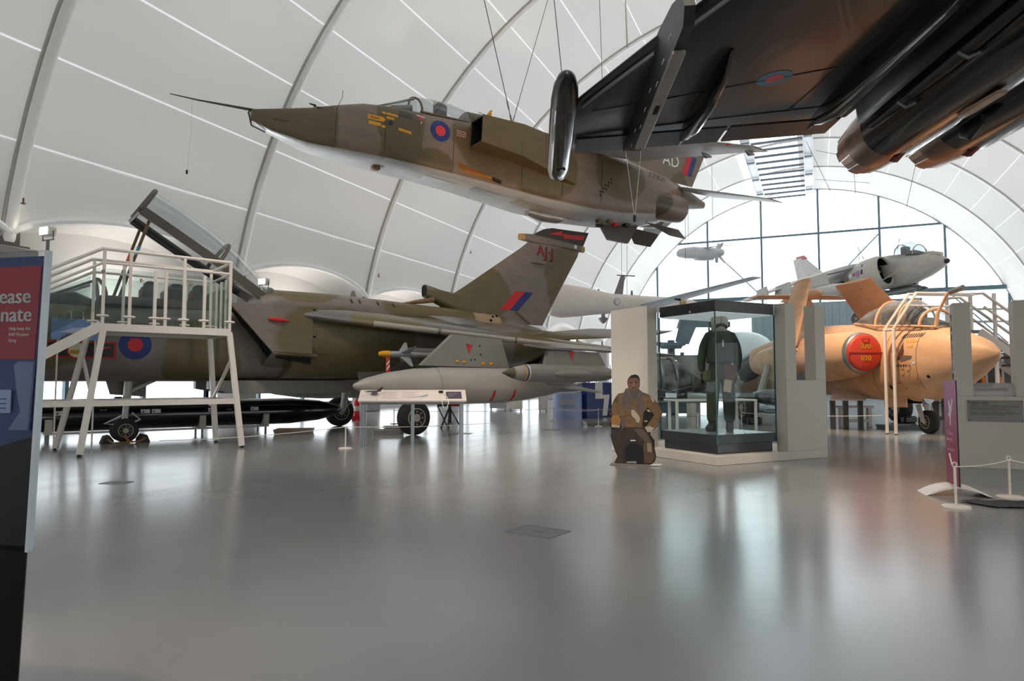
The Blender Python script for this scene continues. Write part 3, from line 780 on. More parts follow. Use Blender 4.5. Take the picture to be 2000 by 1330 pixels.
MB().lathe([(-.08, .05), (-.06, .085), (.06, .085), (.08, .05)], (-.12, 0, .78), 'x', 14).build('landing_lamp', MATS['steel'], gl)
MB().prism([(-.3, 1.17), (.42, 1.17), (.38, .85), (-.22, .9)], .26, .29).build('gear_door', tor_m, T, False)
for s in (-1, 1):
    strut_leg(T, (5.2, s * 1.35, 1.35), (5.2, s * 1.72, .42), .085, gear_m)
    wheel(T, (5.2, s * 1.92, .37), .37, .29, MATS['hub_grey'])
    MB().tube([(5.25, s * 1.45, 1.0), (5.45, s * 1.1, 1.3)], .04, 8).build('side_brace', gear_m, T)
    MB().prism([(4.25, 1.48), (4.95, 1.48), (4.85, .98), (4.35, 1.06)], s * 1.05, s * 1.08).build('gear_door', pyl_m, T, False)
    MB().tube([(5.30, s * 1.75, .75), (5.42, s * 1.75, .6), (5.25, s * 1.75, .45)], .02, 6).build('torque_link', gear_m, T)
# belly pylons and side fairings
for s in (-1, 1):
    MB().loft([[(x, s * y0, z0), (x, s * y1, z0), (x, s * y1, z1), (x, s * y0, z1)] for x, y0, y1, z0, z1 in ((1.35, .42, .62, 1.0, 1.16), (1.9, .40, .68, .90, 1.17), (4.35, .40, .68, .90, 1.17), (4.75, .44, .62, 1.0, 1.17))]).build('belly_pylon', pyl_m, T, False)
MB().bbox(3.2, 3.95, -.86, -.80, 1.24, 1.30, .02).build('step_fairing', MATS['hub_grey'], T)
MB().tube([(4.55, -.95, 1.24), (4.95, -.95, 1.24)], .085, 14).build('cannon_fairing', MATS['black'], T)
MB().lathe([(0, .02), (.01, .08), (.03, .08)], (4.95, -.95, 1.24), 'x', 14).build('lamp_glass', MATS['steel'], T)
# wing pylons
pin = MB().prism([(4.7, 1.47), (5.46, 2.12), (6.7, 2.06), (6.92, 1.44)], -3.07, -2.93); pino = pin.build('wing_pylon', pyl_m, T, False)
pou = MB().prism([(7.12, 1.50), (7.2, 1.80), (8.68, 1.80), (8.9, 1.50)], -4.06, -3.94); pouo = pou.build('wing_pylon', pyl_m, T, False)
MB().prism([(4.7, 1.47), (5.46, 2.12), (6.7, 2.06), (6.92, 1.44)], 2.93, 3.07).build('wing_pylon', pyl_m, T, False)
MB().loft([foil((6.9, -3.55, 1.93), 2.6, .1), foil((7.0, -4.1, 1.84), 2.2, .05)]).build('wing_fence_panel', wing_m, T)
for (x, y, z, par) in ((5.85, -3.075, 1.84, pino), (7.85, -4.065, 1.72, pouo)):
    MB().prism([(x - .07, z + .06), (x - .03, z + .09), (x + .03, z + .09), (x + .07, z + .06), (x + .0, z - .11)], y - .008, y).build('warning_mark', MATS['roundel_red'], par, False)
for (x, z) in ((5.55, 1.57), (5.72, 1.56), (6.2, 1.53), (6.42, 1.53)):
    MB().bbox(x - .04, x + .04, -3.09, -3.07, z - .03, z + .03, .008).build('fastener', MATS['amber'], pino)
for (x, z) in ((5.9, 1.6), (6.0, 1.61), (6.15, 1.72), (5.8, 1.92), (6.12, 1.9)):
    MB().lathe([(-.008, .004), (-.006, .02), (.006, .02)], (x, -3.072, z), 'y', 8).build('bolt', MATS['black'], pino)

# stores hanging under the near wing
def store(name, label, cat, prof, y, z, m, x0=0):
    t = thing(name, label, cat); t.matrix_world = TM @ Matrix.Translation((x0, y, z))
    b = MB().lathe(prof, (0, 0, 0), 'x', 32).build('body', m, t)
    return t, b
tk, tb = store('drop_tank', 'large grey drop tank under the near wing of the camouflaged jet', 'fuel tank',
               [(0, .01), (.03, .05), (.25, .15), (.7, .26), (1.3, .345), (1.9, .38), (3.3, .38), (4.1, .33), (4.9, .21), (5.5, .10), (5.75, .02)], -3.0, 1.065, tank_m, 3.28)
for s in (-1, 1):
    MB().loft([foil((4.75, s * .2, -.03), .85, .04, (0, 0, 1)), foil((5.45, s * .75, -.16), .45, .02, (0, 0, 1))]).build('tail_fin', tank_m, tk)
for x in (1.75, 2.2, 3.0, 3.55):
    MB().loft([[(xx, -.383 * math.sin(a), -.383 * math.cos(a)) for a in [1.05 + .3 * i / 4 for i in range(5)]] for xx in (x, x + .05)], closed=False).build('red_marking', MATS['bar_red'], tk) if x < 2.5 else \
        MB().loft([[(xx, -(.383 if x < 3.4 else .368) * math.sin(a), -(.383 if x < 3.4 else .368) * math.cos(a)) for a in [.5 + .8 * i / 6 for i in range(7)]] for xx in (x, x + .06)], closed=False).build('red_marking', MATS['bar_red'], tk)
MB().lathe([(0, .384), (.012, .384)], (1.72, 0, 0), 'x', 32, caps=False).build('joint_ring', pyl_m, tk)
MB().bbox(1.3, 1.7, -.05, .05, .36, .41, .01).bbox(2.6, 2.9, -.05, .05, .36, .41, .01).build('suspension_lug', MATS['black'], tk)
ec, eb = store('jamming_pod', 'slim grey electronic pod with brown nose cone and yellow triangle under outer wing', 'pod',
               [(.28, .115), (.42, .145), (.62, .175), (.9, .19), (2.4, .19), (2.9, .16), (3.25, .09), (3.4, .02)], -4.0, 1.325, pyl_m, 6.0)
MB().lathe([(0, .004), (.08, .035), (.2, .085), (.30, .12)], (0, 0, 0), 'x', 28).build('nose_cone', mat('nose_olive', (72, 66, 46), .45), ec)
for (x, m) in ((.52, 'yellow'), (.56, 'roundel_blue'), (.60, 'white_mark')):
    MB().lathe([(x, .169 + (x - .5) * .1), (x + .02, .171 + (x - .5) * .1)], (0, 0, 0), 'x', 28, caps=False).build('colour_band', MATS[m], ec)
eo = onto(MB().lathe([(.28, .115), (.42, .145), (.62, .175), (.9, .19)], (0, 0, 0), 'x', 32).bvh(), -1, .004)
MB().add([eo(.36, .0), eo(.52, .0), eo(.42, .13)], [(0, 1, 2)]).build('warning_triangle', MATS['amber'], ec)
MB().tube([(1.25, -.16, -.02), (1.45, -.2, -.02), (2.1, -.2, -.02), (2.3, -.16, -.02)], [.03, .08, .08, .03], 12).build('side_blister', pyl_m, ec)
MB().tube([(1.05, 0, -.15), (1.3, 0, -.20), (1.8, 0, -.20), (2.1, 0, -.15)], [.02, .06, .06, .02], 10).build('keel_blister', pyl_m, ec)
for s in (-1, 1): MB().loft([foil((2.75, s * .1, -.02), .5, .03), foil((3.1, s * .42, -.08), .3, .015)]).build('tail_fin', pyl_m, ec)
ms, mbod = store('air_to_air_missile', 'small grey missile with yellow capped nose beside the wing pylon', 'missile',
                 [(.2, .055), (.3, .063), (2.6, .063), (2.65, .03)], -2.15, 1.72, mat('missile_grey', (150, 152, 154), .45), 4.25)
MB().lathe([(-.02, .02), (.0, .045), (.1, .065), (.22, .07), (.24, .05)], (0, 0, 0), 'x', 20).build('nose_cap', MATS['amber'], ms)
for k in range(4):
    a = math.pi / 4 + k * math.pi / 2 + .25; n = Vector((0, math.cos(a), math.sin(a))); t2 = Vector((0, -n.z, n.y))
    MB().loft([foil(Vector((.45, 0, 0)) + n * .05, .25, .02, t2), foil(Vector((.66, 0, 0)) + n * .30, .06, .01, t2)]).build('canard', mbod.data.materials[0], ms)
MB().bbox(.7, 2.5, -.04, .04, .06, .14, .01).build('launch_rail', pyl_m, ms)
rib_t = MB().prism([(.12, -.07), (.2, -.07), (.21, -.40), (.11, -.40)], -.075, -.07).build('safety_streamer', mat('streamer_red', (204, 60, 44), .7), ms, False)
MB().prism([(.13, -.2), (.2, -.12), (.2, -.16), (.13, -.25)], -.08, -.075).prism([(.13, -.3), (.2, -.22), (.2, -.26), (.13, -.35)], -.08, -.075).build('streamer_print', MATS['white_mark'], rib_t, False)
# far drop tank beyond the fuselage
ft, _ = store('drop_tank', 'pale drop tank half hidden beneath the far wing of the camouflaged jet', 'fuel tank',
              [(0, .01), (.25, .15), (.7, .26), (1.3, .345), (1.9, .38), (3.3, .38), (4.1, .33), (4.9, .21), (5.6, .02)], 3.0, 1.065, tank_m, 3.2)
for s in (-1, 1): MB().loft([foil((4.7, s * .2, -.03), .8, .04), foil((5.3, s * .7, -.12), .4, .02)]).build('tail_fin', tank_m, ft)

# ------------------------------------------------------------------ jet hung from the roof, nose left
JB = [
    ((1.0, 0, -.3), (.95, 9, 9)), ((3.5, 0, -.2), (.55, 9, 9)), ((6.2, -.9, .3), (1.35, 1.2, 1.3)), ((7.6, 0, -.3), (1.1, 9, .9)), ((4.35, -.7, -.9), (.6, 9, .45)), ((10.4, 0, .1), (1.0, 9, .9)), ((13.9, 0, .2), (.6, 9, .9))]
jag_m = camo('jaguar_camo', (126, 108, 93), (98, 84, 54), JB, .4, .2, belly=((184, 185, 184), -.62))
jag_u = camo('jaguar_upper', (126, 108, 93), (98, 84, 54), JB, .4, .2)
J, JM = frame_thing('hanging_jet', 'brown and green camouflaged jet with long nose probe hung from the roof', 'aircraft', (-5.92, 14.72, 7.52), 34, 2)
jf = MB().loft([sec(.18, -.60, -.34, .07, -.47, 4), sec(.6, -.78, -.24, .17, -.46, 4.8), sec(1.4, -.97, -.04, .36, -.45, 4.6), sec(2.0, -1.0, .16, .48, -.4, 4.6), sec(2.6, -1.02, .34, .58, -.35, 4.6), sec(3.3, -1.03, .44, .64, -.3, 4.8),
                sec(4.3, -1.05, .48, .69, -.3, 4.8), sec(5.4, -1.10, .55, .74, -.3, 4.8), sec(6.4, -1.18, .80, .84, -.2, 4.8), sec(7.6, -1.28, .84, .95, -.2, 4.6), sec(9.2, -1.32, .82, 1.0, -.2, 4.2), sec(10.6, -1.25, .78, .98, -.2, 3.4), sec(11.8, -1.08, .74, .92, -.15, 2.6), sec(12.7, -.86, .7, .8, -.05, 2.4), sec(13.1, -.62, .66, .62, 0, 2.4), sec(14.2, -.1, .5, .3, .2), sec(15.05, .08, .3, .1, .2)])
jf.build('fuselage', jag_m, J)
jb = jf.bvh(); jo = onto(jb, -1, .006)
MB().tube([(-1.45, 0, -.43), (-.9, 0, -.42), (.45, 0, -.33)], [.01, .018, .036], 10).build('nose_probe', mat('probe_brown', (60, 52, 38), .5), J)
fr_ = MB().tube([(.16, 0, -.36), (.12, 0, -.42), (.2, 0, -.70), (.5, 0, -.78)], .02, 8); fr_.build('nose_frame', MATS['probe_brown'], J)
MB().prism([(.14, -.42), (.22, -.62), (.34, -.66), (.34, -.42)], -.06, .06).build('chisel_window', MATS['tinted_glass'], J, False)
for (x, z) in ((1.55, .06), (1.62, -.12)):
    MB().prism([(x, z - .04), (x + .08, z - .04), (x + .05, z + .09), (x - .10, z + .09), (x - .1, z + .07), (x + .01, z + .05)], -.36 if z < 0 else -.012, -.34 if z < 0 else .012).build('air_data_vane', MATS['black'], J, False)
# windscreen and canopy
wsj = MB().loft([[(x, -w * math.cos(a), z + h * math.sin(a)) for a in [math.pi * i / 14 for i in range(15)]] for x, w, z, h in ((2.95, .26, .38, .03), (3.4, .40, .42, .24), (3.85, .47, .43, .46), (3.98, .48, .43, .52))], closed=False)
wo = wsj.build('windscreen', MATS['canopy_glass'], J)
jfr = mat('jag_frame', (92, 76, 60), .45)
MB().tube([(3.99 + .12 * abs(math.cos(a)), -.49 * math.cos(a), .43 + .53 * math.sin(a)) for a in [math.pi * i / 14 for i in range(15)]], .03, 8).build('windscreen_arch', jfr, wo)
for s in (-1, 1): MB().tube([(3.0, s * .2, .42), (3.5, s * .27, .62), (3.95, s * .3, .82)], .022, 6).build('windscreen_post', jfr, wo)
cj = MB().loft([[(x, -w * math.cos(a), z + h * math.sin(a)) for a in [math.pi * i / 14 for i in range(15)]] for x, w, z, h in ((4.05, .49, .44, .54), (4.5, .51, .47, .58), (5.0, .50, .5, .56), (5.45, .44, .55, .46), (5.7, .36, .6, .36))], closed=False)
cjo = cj.build('canopy', MATS['canopy_glass'], J)
for s in (-1, 1): MB().tube([(4.05, s * .5, .46), (4.9, s * .52, .5), (5.6, s * .42, .57)], .03, 6).build('canopy_rail', jfr, cjo)
MB().loft([sec(3.4, .35, .56, .34), sec(3.9, .35, .72, .36)]).build('coaming', MATS['black'], J)
st = MB().bbox(4.75, 4.95, -.24, .24, .4, .98, .05).bbox(4.7, 4.9, -.15, .15, .8, 1.04, .04).build('ejection_seat', mat('seat_black', (44, 42, 42), .7), J)
MB().tube([(4.70, -.12, 1.0), (4.68, 0, 1.06), (4.70, .12, 1.0)], .015, 6).build('pull_handle', MATS['yellow'], st)
MB().loft([sec(5.55, .4, .98, .38), sec(6.2, .4, 1.02, .42), sec(7.4, .4, .96, .4), sec(9.0, .4, .88, .3), sec(11.5, .4, .8, .22)]).build('spine', jag_u, J)
for (x, y) in ((6.2, -.08), (6.3, .1)):
    MB().bar((x, y, 1.0), (x + .16, y, 1.22), .09, .05).build('yellow_block', MATS['amber'], J, False)
# intakes
for s in (-1, 1):
    A = [(5.5, .46, .72, 1.16), (5.28, -.26, .72, 1.16)]
    k = MB(); t = .045
    f0 = [(5.36, s * .74, .47), (5.36, s * 1.36, .45), (5.34, s * 1.36, -.25), (5.34, s * .74, -.27)]
    f1 = [(6.6, s * .78, .56), (6.6, s * 1.37, .50), (6.6, s * 1.35, -.34), (6.6, s * .78, -.36)]
    f2 = [(8.6, s * .8, .60), (8.6, s * 1.04, .5), (8.6, s * 1.02, -.6), (8.6, s * .8, -.7)]
    k.loft([f0, f1, f2], False, True)
    i0 = [(5.36, s * .79, .42), (5.36, s * 1.32, .41), (5.34, s * 1.32, -.21), (5.34, s * .79, -.22)]
    k.loft([f0, i0], False, False)
    o = k.build('intake', jag_u, J, True, 30)
    i1 = [(6.4, s * .82, .4), (6.4, s * 1.27, .38), (6.4, s * 1.27, -.22), (6.4, s * .82, -.22)]
    MB().loft([i0, i1], False, True).build('intake_duct', MATS['dark_void'], o, False)
jin = MB().loft([[(5.50, -.74, .47), (5.50, -1.36, .45), (5.28, -1.36, -.25), (5.28, -.74, -.27)], [(6.6, -.78, .56), (6.6, -1.37, .50), (6.6, -1.35, -.34), (6.6, -.78, -.36)], [(8.6, -.8, .60), (8.6, -1.04, .5), (8.6, -1.02, -.6), (8.6, -.8, -.7)]])
for p in (((6.3, .5), (6.3, -.3)), ((6.55, .5), (6.55, -.3)), ((7.4, .5), (7.4, -.3))):
    f = onto(jin.bvh(), -1, .004); MB().bar(f(*p[0]), f(*p[1]), .008, .006).build('panel_line', MATS['print_dark'], J, False)
# wings
for s in (-1, 1):
    w = MB().loft([foil((7.7, s * .9, .62), 3.4, .26), foil((8.7, s * 1.6, .58), 2.7, .22), foil((10.5, s * 3.4, .40), 1.65, .14), foil((11.9, s * 4.32, .30), .75, .05)])
    wo_ = w.build('wing', jag_m, J)
    for (x, y) in ((11.55, 3.1), (12.3, 3.95)):
        MB().tube([(x - .18, s * y, .33), (x, s * y, .28), (x + .22, s * y, .30)], [.02, .07, .02], 10).build('flap_fairing', MATS['grey_steel'], wo_)
    MB().lathe([(-.01, .05), (.01, .05)], (11.35, s * 3.98, .30), 'z', 12).build('wingtip_lamp', MATS['roundel_red'], wo_)
    # tailplane
    MB().loft([foil((13.2, s * .45, .38), 1.9, .12), foil((14.9, s * 2.7, -.20), .85, .04)]).build('tailplane', jag_m, J)
    # ventral strake
    MB().loft([foil((11.9, s * .42, -1.0), 1.5, .05, (0, .8, .6)), foil((12.6, s * .78, -1.38), .75, .03, (0, .8, .6))]).build('ventral_strake', mat('strake_brown', (84, 76, 70), .5), J)
    # nozzle
    nz = MB().lathe([(11.4, .30), (12.2, .47), (12.9, .47), (13.35, .41), (13.3, .36), (12.8, .38)], (0, s * .48, -.38), 'x', 24, caps=False)
    no_ = nz.build('engine_nozzle', camo('jag_nozzle', (128, 112, 98), (74, 68, 50), [((11.6, 0, -.2), (1.0, 9, .9))], .35, .15) if s < 0 else MATS['jag_nozzle'], J)
    MB().lathe([(12.9, .01), (12.9, .38)], (0, s * .48, -.38), 'x', 24, caps=False).build('nozzle_throat', MATS['dark_void'], no_)
for (x, z) in ((12.35, -.25), (12.75, -.05)):
    f = onto(MB().lathe([(11.4, .30), (12.2, .47), (12.9, .47), (13.35, .41)], (0, -.48, -.38), 'x', 24).bvh(), -1, .005)
    for a, b, c, d in ((0, 0, .18, 0), (.18, 0, .18, .16), (.18, .16, 0, .16), (0, .16, 0, 0)):
        MB().bar(f(x + a, z + b), f(x + c, z + d), .025, .006).build('warning_box', mat('box_red', (190, 84, 66), .5), J, False)
jfin = MB().loft([foil((11.0, 0, .72), 3.5, .2, (0, 1, 0)), foil((13.0, 0, 1.9), 2.1, .13, (0, 1, 0)), foil((14.2, 0, 2.75), 1.15, .08, (0, 1, 0))])
jfin.build('fin', jag_u, J); jff = onto(jfin.bvh(), -1, .008)
lettering('AD', .58, lambda u, v: jff(12.98 + u, 1.2 + v), 'code_letters', MATS['white_mark'], J)
quad_decal(jff, [(13.95, 1.05), (14.2, 1.05), (14.45, 1.75), (14.2, 1.75)], 'fin_flash', MATS['roundel_red'], J)
quad_decal(jff, [(14.2, 1.05), (14.42, 1.05), (14.70, 1.75), (14.45, 1.75)], 'fin_flash', MATS['roundel_blue'], J)
lettering('XX824', .30, lambda u, v: jo(11.55 + u, .26 + v), 'serial_number', MATS['print_dark'], J)
MB().prism([(10.35, -1.18), (10.75, -1.66), (11.55, -1.66), (11.95, -1.05)], -.06, .06).build('arrestor_fairing', MATS['strake_brown'], J, False)
# underside gear doors, bumps and holes
jbo = onto(jb, -1, .01, 'z')
for (x, y, w, d, m) in ((4.3, -.15, .9, .34, 'alu'), (5.7, -.3, .8, .3, 'alu'), (7.0, -.35, 1.2, .4, 'hub_grey'), (8.6, .1, 1.0, .5, 'hub_grey')):
    quad_decal(jbo, [(x, y - d / 2), (x + w, y - d / 2), (x + w, y + d / 2), (x, y + d / 2)], 'belly_panel', MATS[m], J, 4, 3)
MB().loft([sec(7.7, -1.42, -1.2, .12), sec(8.2, -1.52, -1.2, .22), sec(8.8, -1.48, -1.2, .2), sec(9.1, -1.34, -1.2, .08)]).build('belly_blister', MATS['alu'], J)
for (x, y, m) in ((3.1, -.1, 'leather_brown'), (10.0, -.45, 'leather_brown'), (10.35, -.5, 'leather_brown'), (10.7, -.35, 'roundel_red'), (11.2, -.3, 'black'), (10.3, -.1, 'black')):
    p = jbo(x, y); MB().bbox(p.x - .1, p.x + .1, p.y - .08, p.y + .08, p.z - .09, p.z + .03, .02).build('belly_fitting', MATS[m], J)
quad_decal(jo, [(5.0, -.66), (6.0, -.86), (6.25, -.98), (5.15, -.88)], 'cannon_trough', mat('gun_copper', (150, 92, 40), .3, .7), J, 8, 3)
MB().tube([jo(6.05, -.9), jo(6.3, -.95)], .045, 10).build('cannon_muzzle', MATS['black'], J)
for i in range(5):
    for j in range(2):
        disc_decal(jo, (9.55 + i * .10, -.62 + i * .11 - j * .1), .03, 'vent_hole', MATS['dark_void'], J, 10)
# markings
disc_decal(jo, (4.52, .02), .27, 'roundel', MATS['roundel_blue'], J, 32)
disc_decal(jo, (4.52, .02), .135, 'roundel_centre', mat('day_red', (214, 52, 58), .5), J, 28, 1.8)
for q in ([(2.66, .02), (3.02, .02), (3.10, -.04), (3.02, -.1), (2.66, -.1)],):
    MB().add([jo(a, b) for a, b in q], [tuple(range(5))]).build('rescue_arrow', MATS['amber'], J, False)
for q in ([(2.68, -.14), (2.98, -.14), (2.98, -.22), (2.68, -.22)], [(3.0, .16), (3.4, .15), (3.4, .10), (3.0, .11)], [(3.1, .06), (3.3, .06), (3.3, .0), (3.1, .0)], [(3.42, -.22), (3.75, -.25), (3.75, -.18), (3.42, -.15)], [(3.0, -.18), (3.1, -.18), (3.1, -.24), (3.0, -.24)]):
    quad_decal(jo, q, 'rescue_stencil', MATS['amber'], J, 3, 1)
marks(lambda u, v: jo(2.74 + u, -.06 + v, 1.6), .2, .04, 'stencil_lettering', MATS['print_dark'], J, 2)
MB().add([jo(3.88, .30), jo(4.10, .28), jo(4.0, .08)], [(0, 1, 2)]).build('ejection_triangle', MATS['white_mark'], J, False)
MB().add([jo(3.93, .27, 1.6), jo(4.06, .26, 1.6), jo(4.0, .14, 1.6)], [(0, 1, 2)]).build('ejection_triangle_centre', MATS['day_red'], J, False)
for i in range(3):
    marks(lambda u, v, i=i: jo(4.98 + u, .12 - i * .06 + v), .24, .04, 'stencil_lettering', mat('stencil_pink', (222, 170, 160), .6), J, i + 11)
quad_decal(jo, [(3.42, .30), (3.78, .28), (3.78, .14), (3.42, .16)], 'louvre_panel', mat('louvre_dark', (70, 64, 58), .6), J, 3, 2)
disc_decal(jo, (3.22, -.08), .06, 'emblem', MATS['print_dark'], J, 14)
marks(lambda u, v: jo(.62 + u, -.52 + v), .3, .05, 'stencil_lettering', MATS['print_dark'], J, 5)
for x in (1.95, 3.1, 4.9, 6.9, 8.2, 9.6):
    pts = [jo(x, -.95 + 1.25 * i / 8) for i in range(9)]
    MB().tube(pts, .006, 4).build('panel_line', MATS['print_dark'], J)
# remove-before-flight cord from the probe
cd = MB().tube([(-1.02, 0, -.43), (-1.0, 0, -1.25), (-1.03, 0, -1.98)], .006, 5); co_ = cd.build('probe_cord', MATS['white_mark'], J)
MB().bbox(-1.05, -1.01, -.02, .02, -2.06, -1.97, .008).build('cord_weight', MATS['black'], co_)
def local(M_, p): return M_.inverted() @ Vector(p)
def cable(M_, parent, a, b, r=.012, links=True, mname='wire'):
    """a local to the craft, b in the world"""
    bl_ = local(M_, b); a = Vector(a)
    o = MB().tube([a, bl_], r, 6).build('suspension_cable', MATS[mname], parent)
    if links:
        d = (bl_ - a).normalized()
        MB().tube([a, a + d * .25], r * 2.2, 8).tube([a + d * .4, a + d * .62], r * 2.0, 8).build('turnbuckle', MATS['steel'], o)
    return o
cable(JM, J, (6.95, -.25, .95), (-1.9, 15.2, 15.6)); cable(JM, J, (6.95, -.25, .95), (2.2, 17.5, 15.7), .008); cable(JM, J, (6.95, -.25, .95), (-.9, 17.9, 7.4 + .95), .008, False)
cable(JM, J, (8.35, -1.0, .62), (.75, 18.2, 15.8)); cable(JM, J, (10.3, -.3, .8), (2.2, 17.5, 15.7), .008)
MB().lathe([(-.06, .02), (-.04, .09), (.04, .09), (.06, .02)], (8.35, -1.05, .62), 'x', 14).build('lifting_eye', mat('teal', (20, 110, 110), .4), J)
# light cords dropping from the hidden wing
for a, b in (((9.3, -2.2, .5), (9.62, -2.3, -1.55)), ((9.95, -2.2, .45), (9.66, -2.3, -1.55))):
    MB().tube([a, b], .006, 5).build('hanging_cord', MATS['white_mark'], J)
MB().bbox(9.60, 9.68, -2.33, -2.27, -1.75, -1.55, .015).build('cord_weight', MATS['black'], J)
# ------------------------------------------------------------------ black delta jet hung overhead, tail away from the camera
blk = mat('black_skin', (46, 45, 49), .34, .15, var=.22, scale=1.6, stretch=(.5, 1.4, 1), coat=.15)
blk_gloss = mat('black_gloss', (24, 24, 26), .16, .2, var=.2, coat=.5)
Y_, YM = frame_thing('delta_jet', 'black delta winged jet hung overhead, its two nozzles facing away', 'aircraft', (6.36, 11.0, 5.21), 88, 1.5, -4)
def le(y): return -2.15 - 1.72 * (5.42 - y)
for s in (1, -1):
    st = [(1.0, .46), (2.4, .36), (3.8, .26), (5.0, .18), (5.5, .14)]
    w = MB().loft([foil((le(y), s * y, t * .5), -.35 - le(y), t) for y, t in st])
    wo = w.build('wing', blk, Y_)
    dn = onto(w.bvh(), -1, .006, 'z')
    # elevons: separate trailing edge panels
    for (a, b) in ((1.35, 3.0), (3.06, 5.35)):
        MB().prism([(-.92, s * a), (-.34, s * a), (-.34, s * b), (-.92, s * b)], -.012, .02, 'z').build('elevon', mat('elevon_black', (52, 51, 54), .4, .1, var=.15), wo, False)
    # leading edge slat strips
    for (a, b) in ((2.3, 3.35), (3.42, 4.35), (4.6, 5.35)):
        MB().prism([(le(a) + .16, s * a), (le(a) + .20, s * a), (le(b) + .20, s * b), (le(b) + .16, s * b)], -.02, .02, 'z').build('slat_gap', mat('slat_strip', (128, 128, 130), .4, .4), wo, False)
    for p, q in (((-1.0, 1.3), (-1.0, 5.3)), ((-2.6, 1.3), (-1.9, 5.2)), ((-3.4, 2.0), (-.95, 2.15))):
        MB().tube([dn(p[0] + (q[0] - p[0]) * i / 8, s * (p[1] + (q[1] - p[1]) * i / 8)) for i in range(9)], .006, 4).build('panel_line', mat('seam_grey', (66, 66, 70), .5), wo)
    # low visibility roundel
    disc_decal(dn, (-2.34, s * 2.83), .23, 'roundel', mat('pale_blue', (78, 136, 160), .5), Y_, 32)
    disc_decal(dn, (-2.34, s * 2.83), .115, 'roundel_centre', mat('pale_red', (214, 84, 96), .5), Y_, 28, 1.8)
    # wing tip pod
    pod = MB().lathe([(-3.1, .01), (-3.07, .06), (-2.97, .11), (-2.75, .155), (-2.3, .182), (-1.7, .19), (.1, .19), (.45, .175), (.60, .12), (.64, .01)], (0, s * 5.6, -.02), 'x', 28)
    po = pod.build('wingtip_pod', blk_gloss, Y_)
    MB().lathe([(-3.11, .01), (-3.08, .062), (-2.98, .113), (-2.76, .158), (-2.35, .183)], (0, s * 5.6, -.02), 'x', 28).build('pod_nose', mat('pod_nose_black', (22, 22, 22), .3), po)
    for z in (-.2,): MB().lathe([(-.02, .005), (-.015, .075), (.03, .075)], (-.15, s * 5.58, -.195), 'z', 18).build('pod_port', MATS['dark_void'], po)
    MB().tube([(-.2, s * 5.58, -.205), (-.1, s * 5.56, -.215)], .03, 8).build('port_fitting', MATS['hub_grey'], po)
    # outer pylon with launch rail
    y = s * 4.52
    py = MB().prism([(-4.35, .02), (-4.75, -.12), (-4.82, -.28), (-4.70, -.42), (-1.35, -.42), (-.30, -.02), (-.6, .1), (-3.6, .14)], y - .055, y + .055)
    pyo = py.build('pylon', mat('pylon_black', (40, 41, 42), .4, .1, var=.2), Y_, False)
    MB().bbox(-4.25, -1.55, y - .07, y + .07, -.47, -.415, .012).build('launch_rail', mat('rail_grey', (140, 134, 126), .45, .3, var=.12), pyo)
    for i in range(9):
        x = -4.2 + i * .42
        MB().box(x, x + .12, y + s * .055, y + s * .06, -.22 - (i % 3) * .06, -.21 - (i % 3) * .06).build('stencil', MATS['white_mark'], pyo, False)
    MB().bbox(-3.0, -2.75, y - .03, y + .03, -.475, -.465, .003).build('rail_slot', MATS['dark_void'], pyo)
    # flap actuator fairings
    for (yy, x0, x1, h) in ((3.68, -3.35, -.55, .30), (1.72, -5.2, -.75, .30)):
        rr = []
        for x, d, hw in ((x0, .02, .02), (x0 + .35, h * .8, .06), (x0 + 1.0, h, .085), (x1 - .9, h * .9, .08), (x1 - .35, h * .5, .05), (x1, .02, .01)):
            rr.append([(x, s * yy - hw, .08), (x, s * yy - hw, -d * .6), (x, s * yy - hw * .5, -d * .93), (x, s * yy, -d), (x, s * yy + hw * .5, -d * .93), (x, s * yy + hw, -d * .6), (x, s * yy + hw, .08)])
        fo_ = MB().loft(rr).build('actuator_fairing', blk_gloss, Y_)
        MB().lathe([(x1 - .05, .025), (x1 + .02, .02), (x1 + .2, .003)], (0, s * yy, -.03), 'x', 10).build('fairing_tail', MATS['steel'], fo_)
    # engine bay and nozzle
    nac = MB().loft([sec(x, -.17 - r, .42, r * 1.06, -.17, 2.3, 28, s * .55) for x, r in ((-10.5, .3), (-9, .46), (-6, .50), (-2, .50), (-.9, .49))])
    nac.build('engine_bay', blk_gloss, Y_)
    nz = MB().lathe([(-.95, .49), (-.55, .485), (-.25, .46)], (0, s * .55, -.17), 'x', 32, caps=False).build('engine_ring', mat('titanium', (132, 108, 92), .3, .75, var=.2, scale=3), Y_)
    for k in range(14):
        a0, a1 = 2 * math.pi * k / 14 + .02, 2 * math.pi * (k + 1) / 14 - .02
        ring = []
        L_ = .16 + .05 * (k % 2)
        for x, r0, r1 in ((-.26, .46, .43), (L_, .40, .38)):
            ring.append([(x, s * .55 + r0 * math.cos(a0), -.17 + r0 * math.sin(a0)), (x, s * .55 + r0 * math.cos((a0 + a1) / 2), -.17 + r0 * math.sin((a0 + a1) / 2)), (x, s * .55 + r0 * math.cos(a1), -.17 + r0 * math.sin(a1)),
                         (x, s * .55 + r1 * math.cos(a1), -.17 + r1 * math.sin(a1)), (x, s * .55 + r1 * math.cos(a0), -.17 + r1 * math.sin(a0))])
        MB().loft(ring).build('nozzle_petal', mat('petal_copper', (150, 116, 94), .35, .65, var=.25, scale=4), nz, False)
    MB().lathe([(-.3, .01), (-.3, .42)], (0, s * .55, -.17), 'x', 28, caps=False).build('nozzle_throat', MATS['dark_void'], nz)
    MB().prism([(-1.05, -.66), (-.62, -.62), (-.80, -.72)], s * .55 - .03, s * .55 + .03).build('vent_scoop', mat('scoop_red', (120, 30, 28), .5), Y_, False)
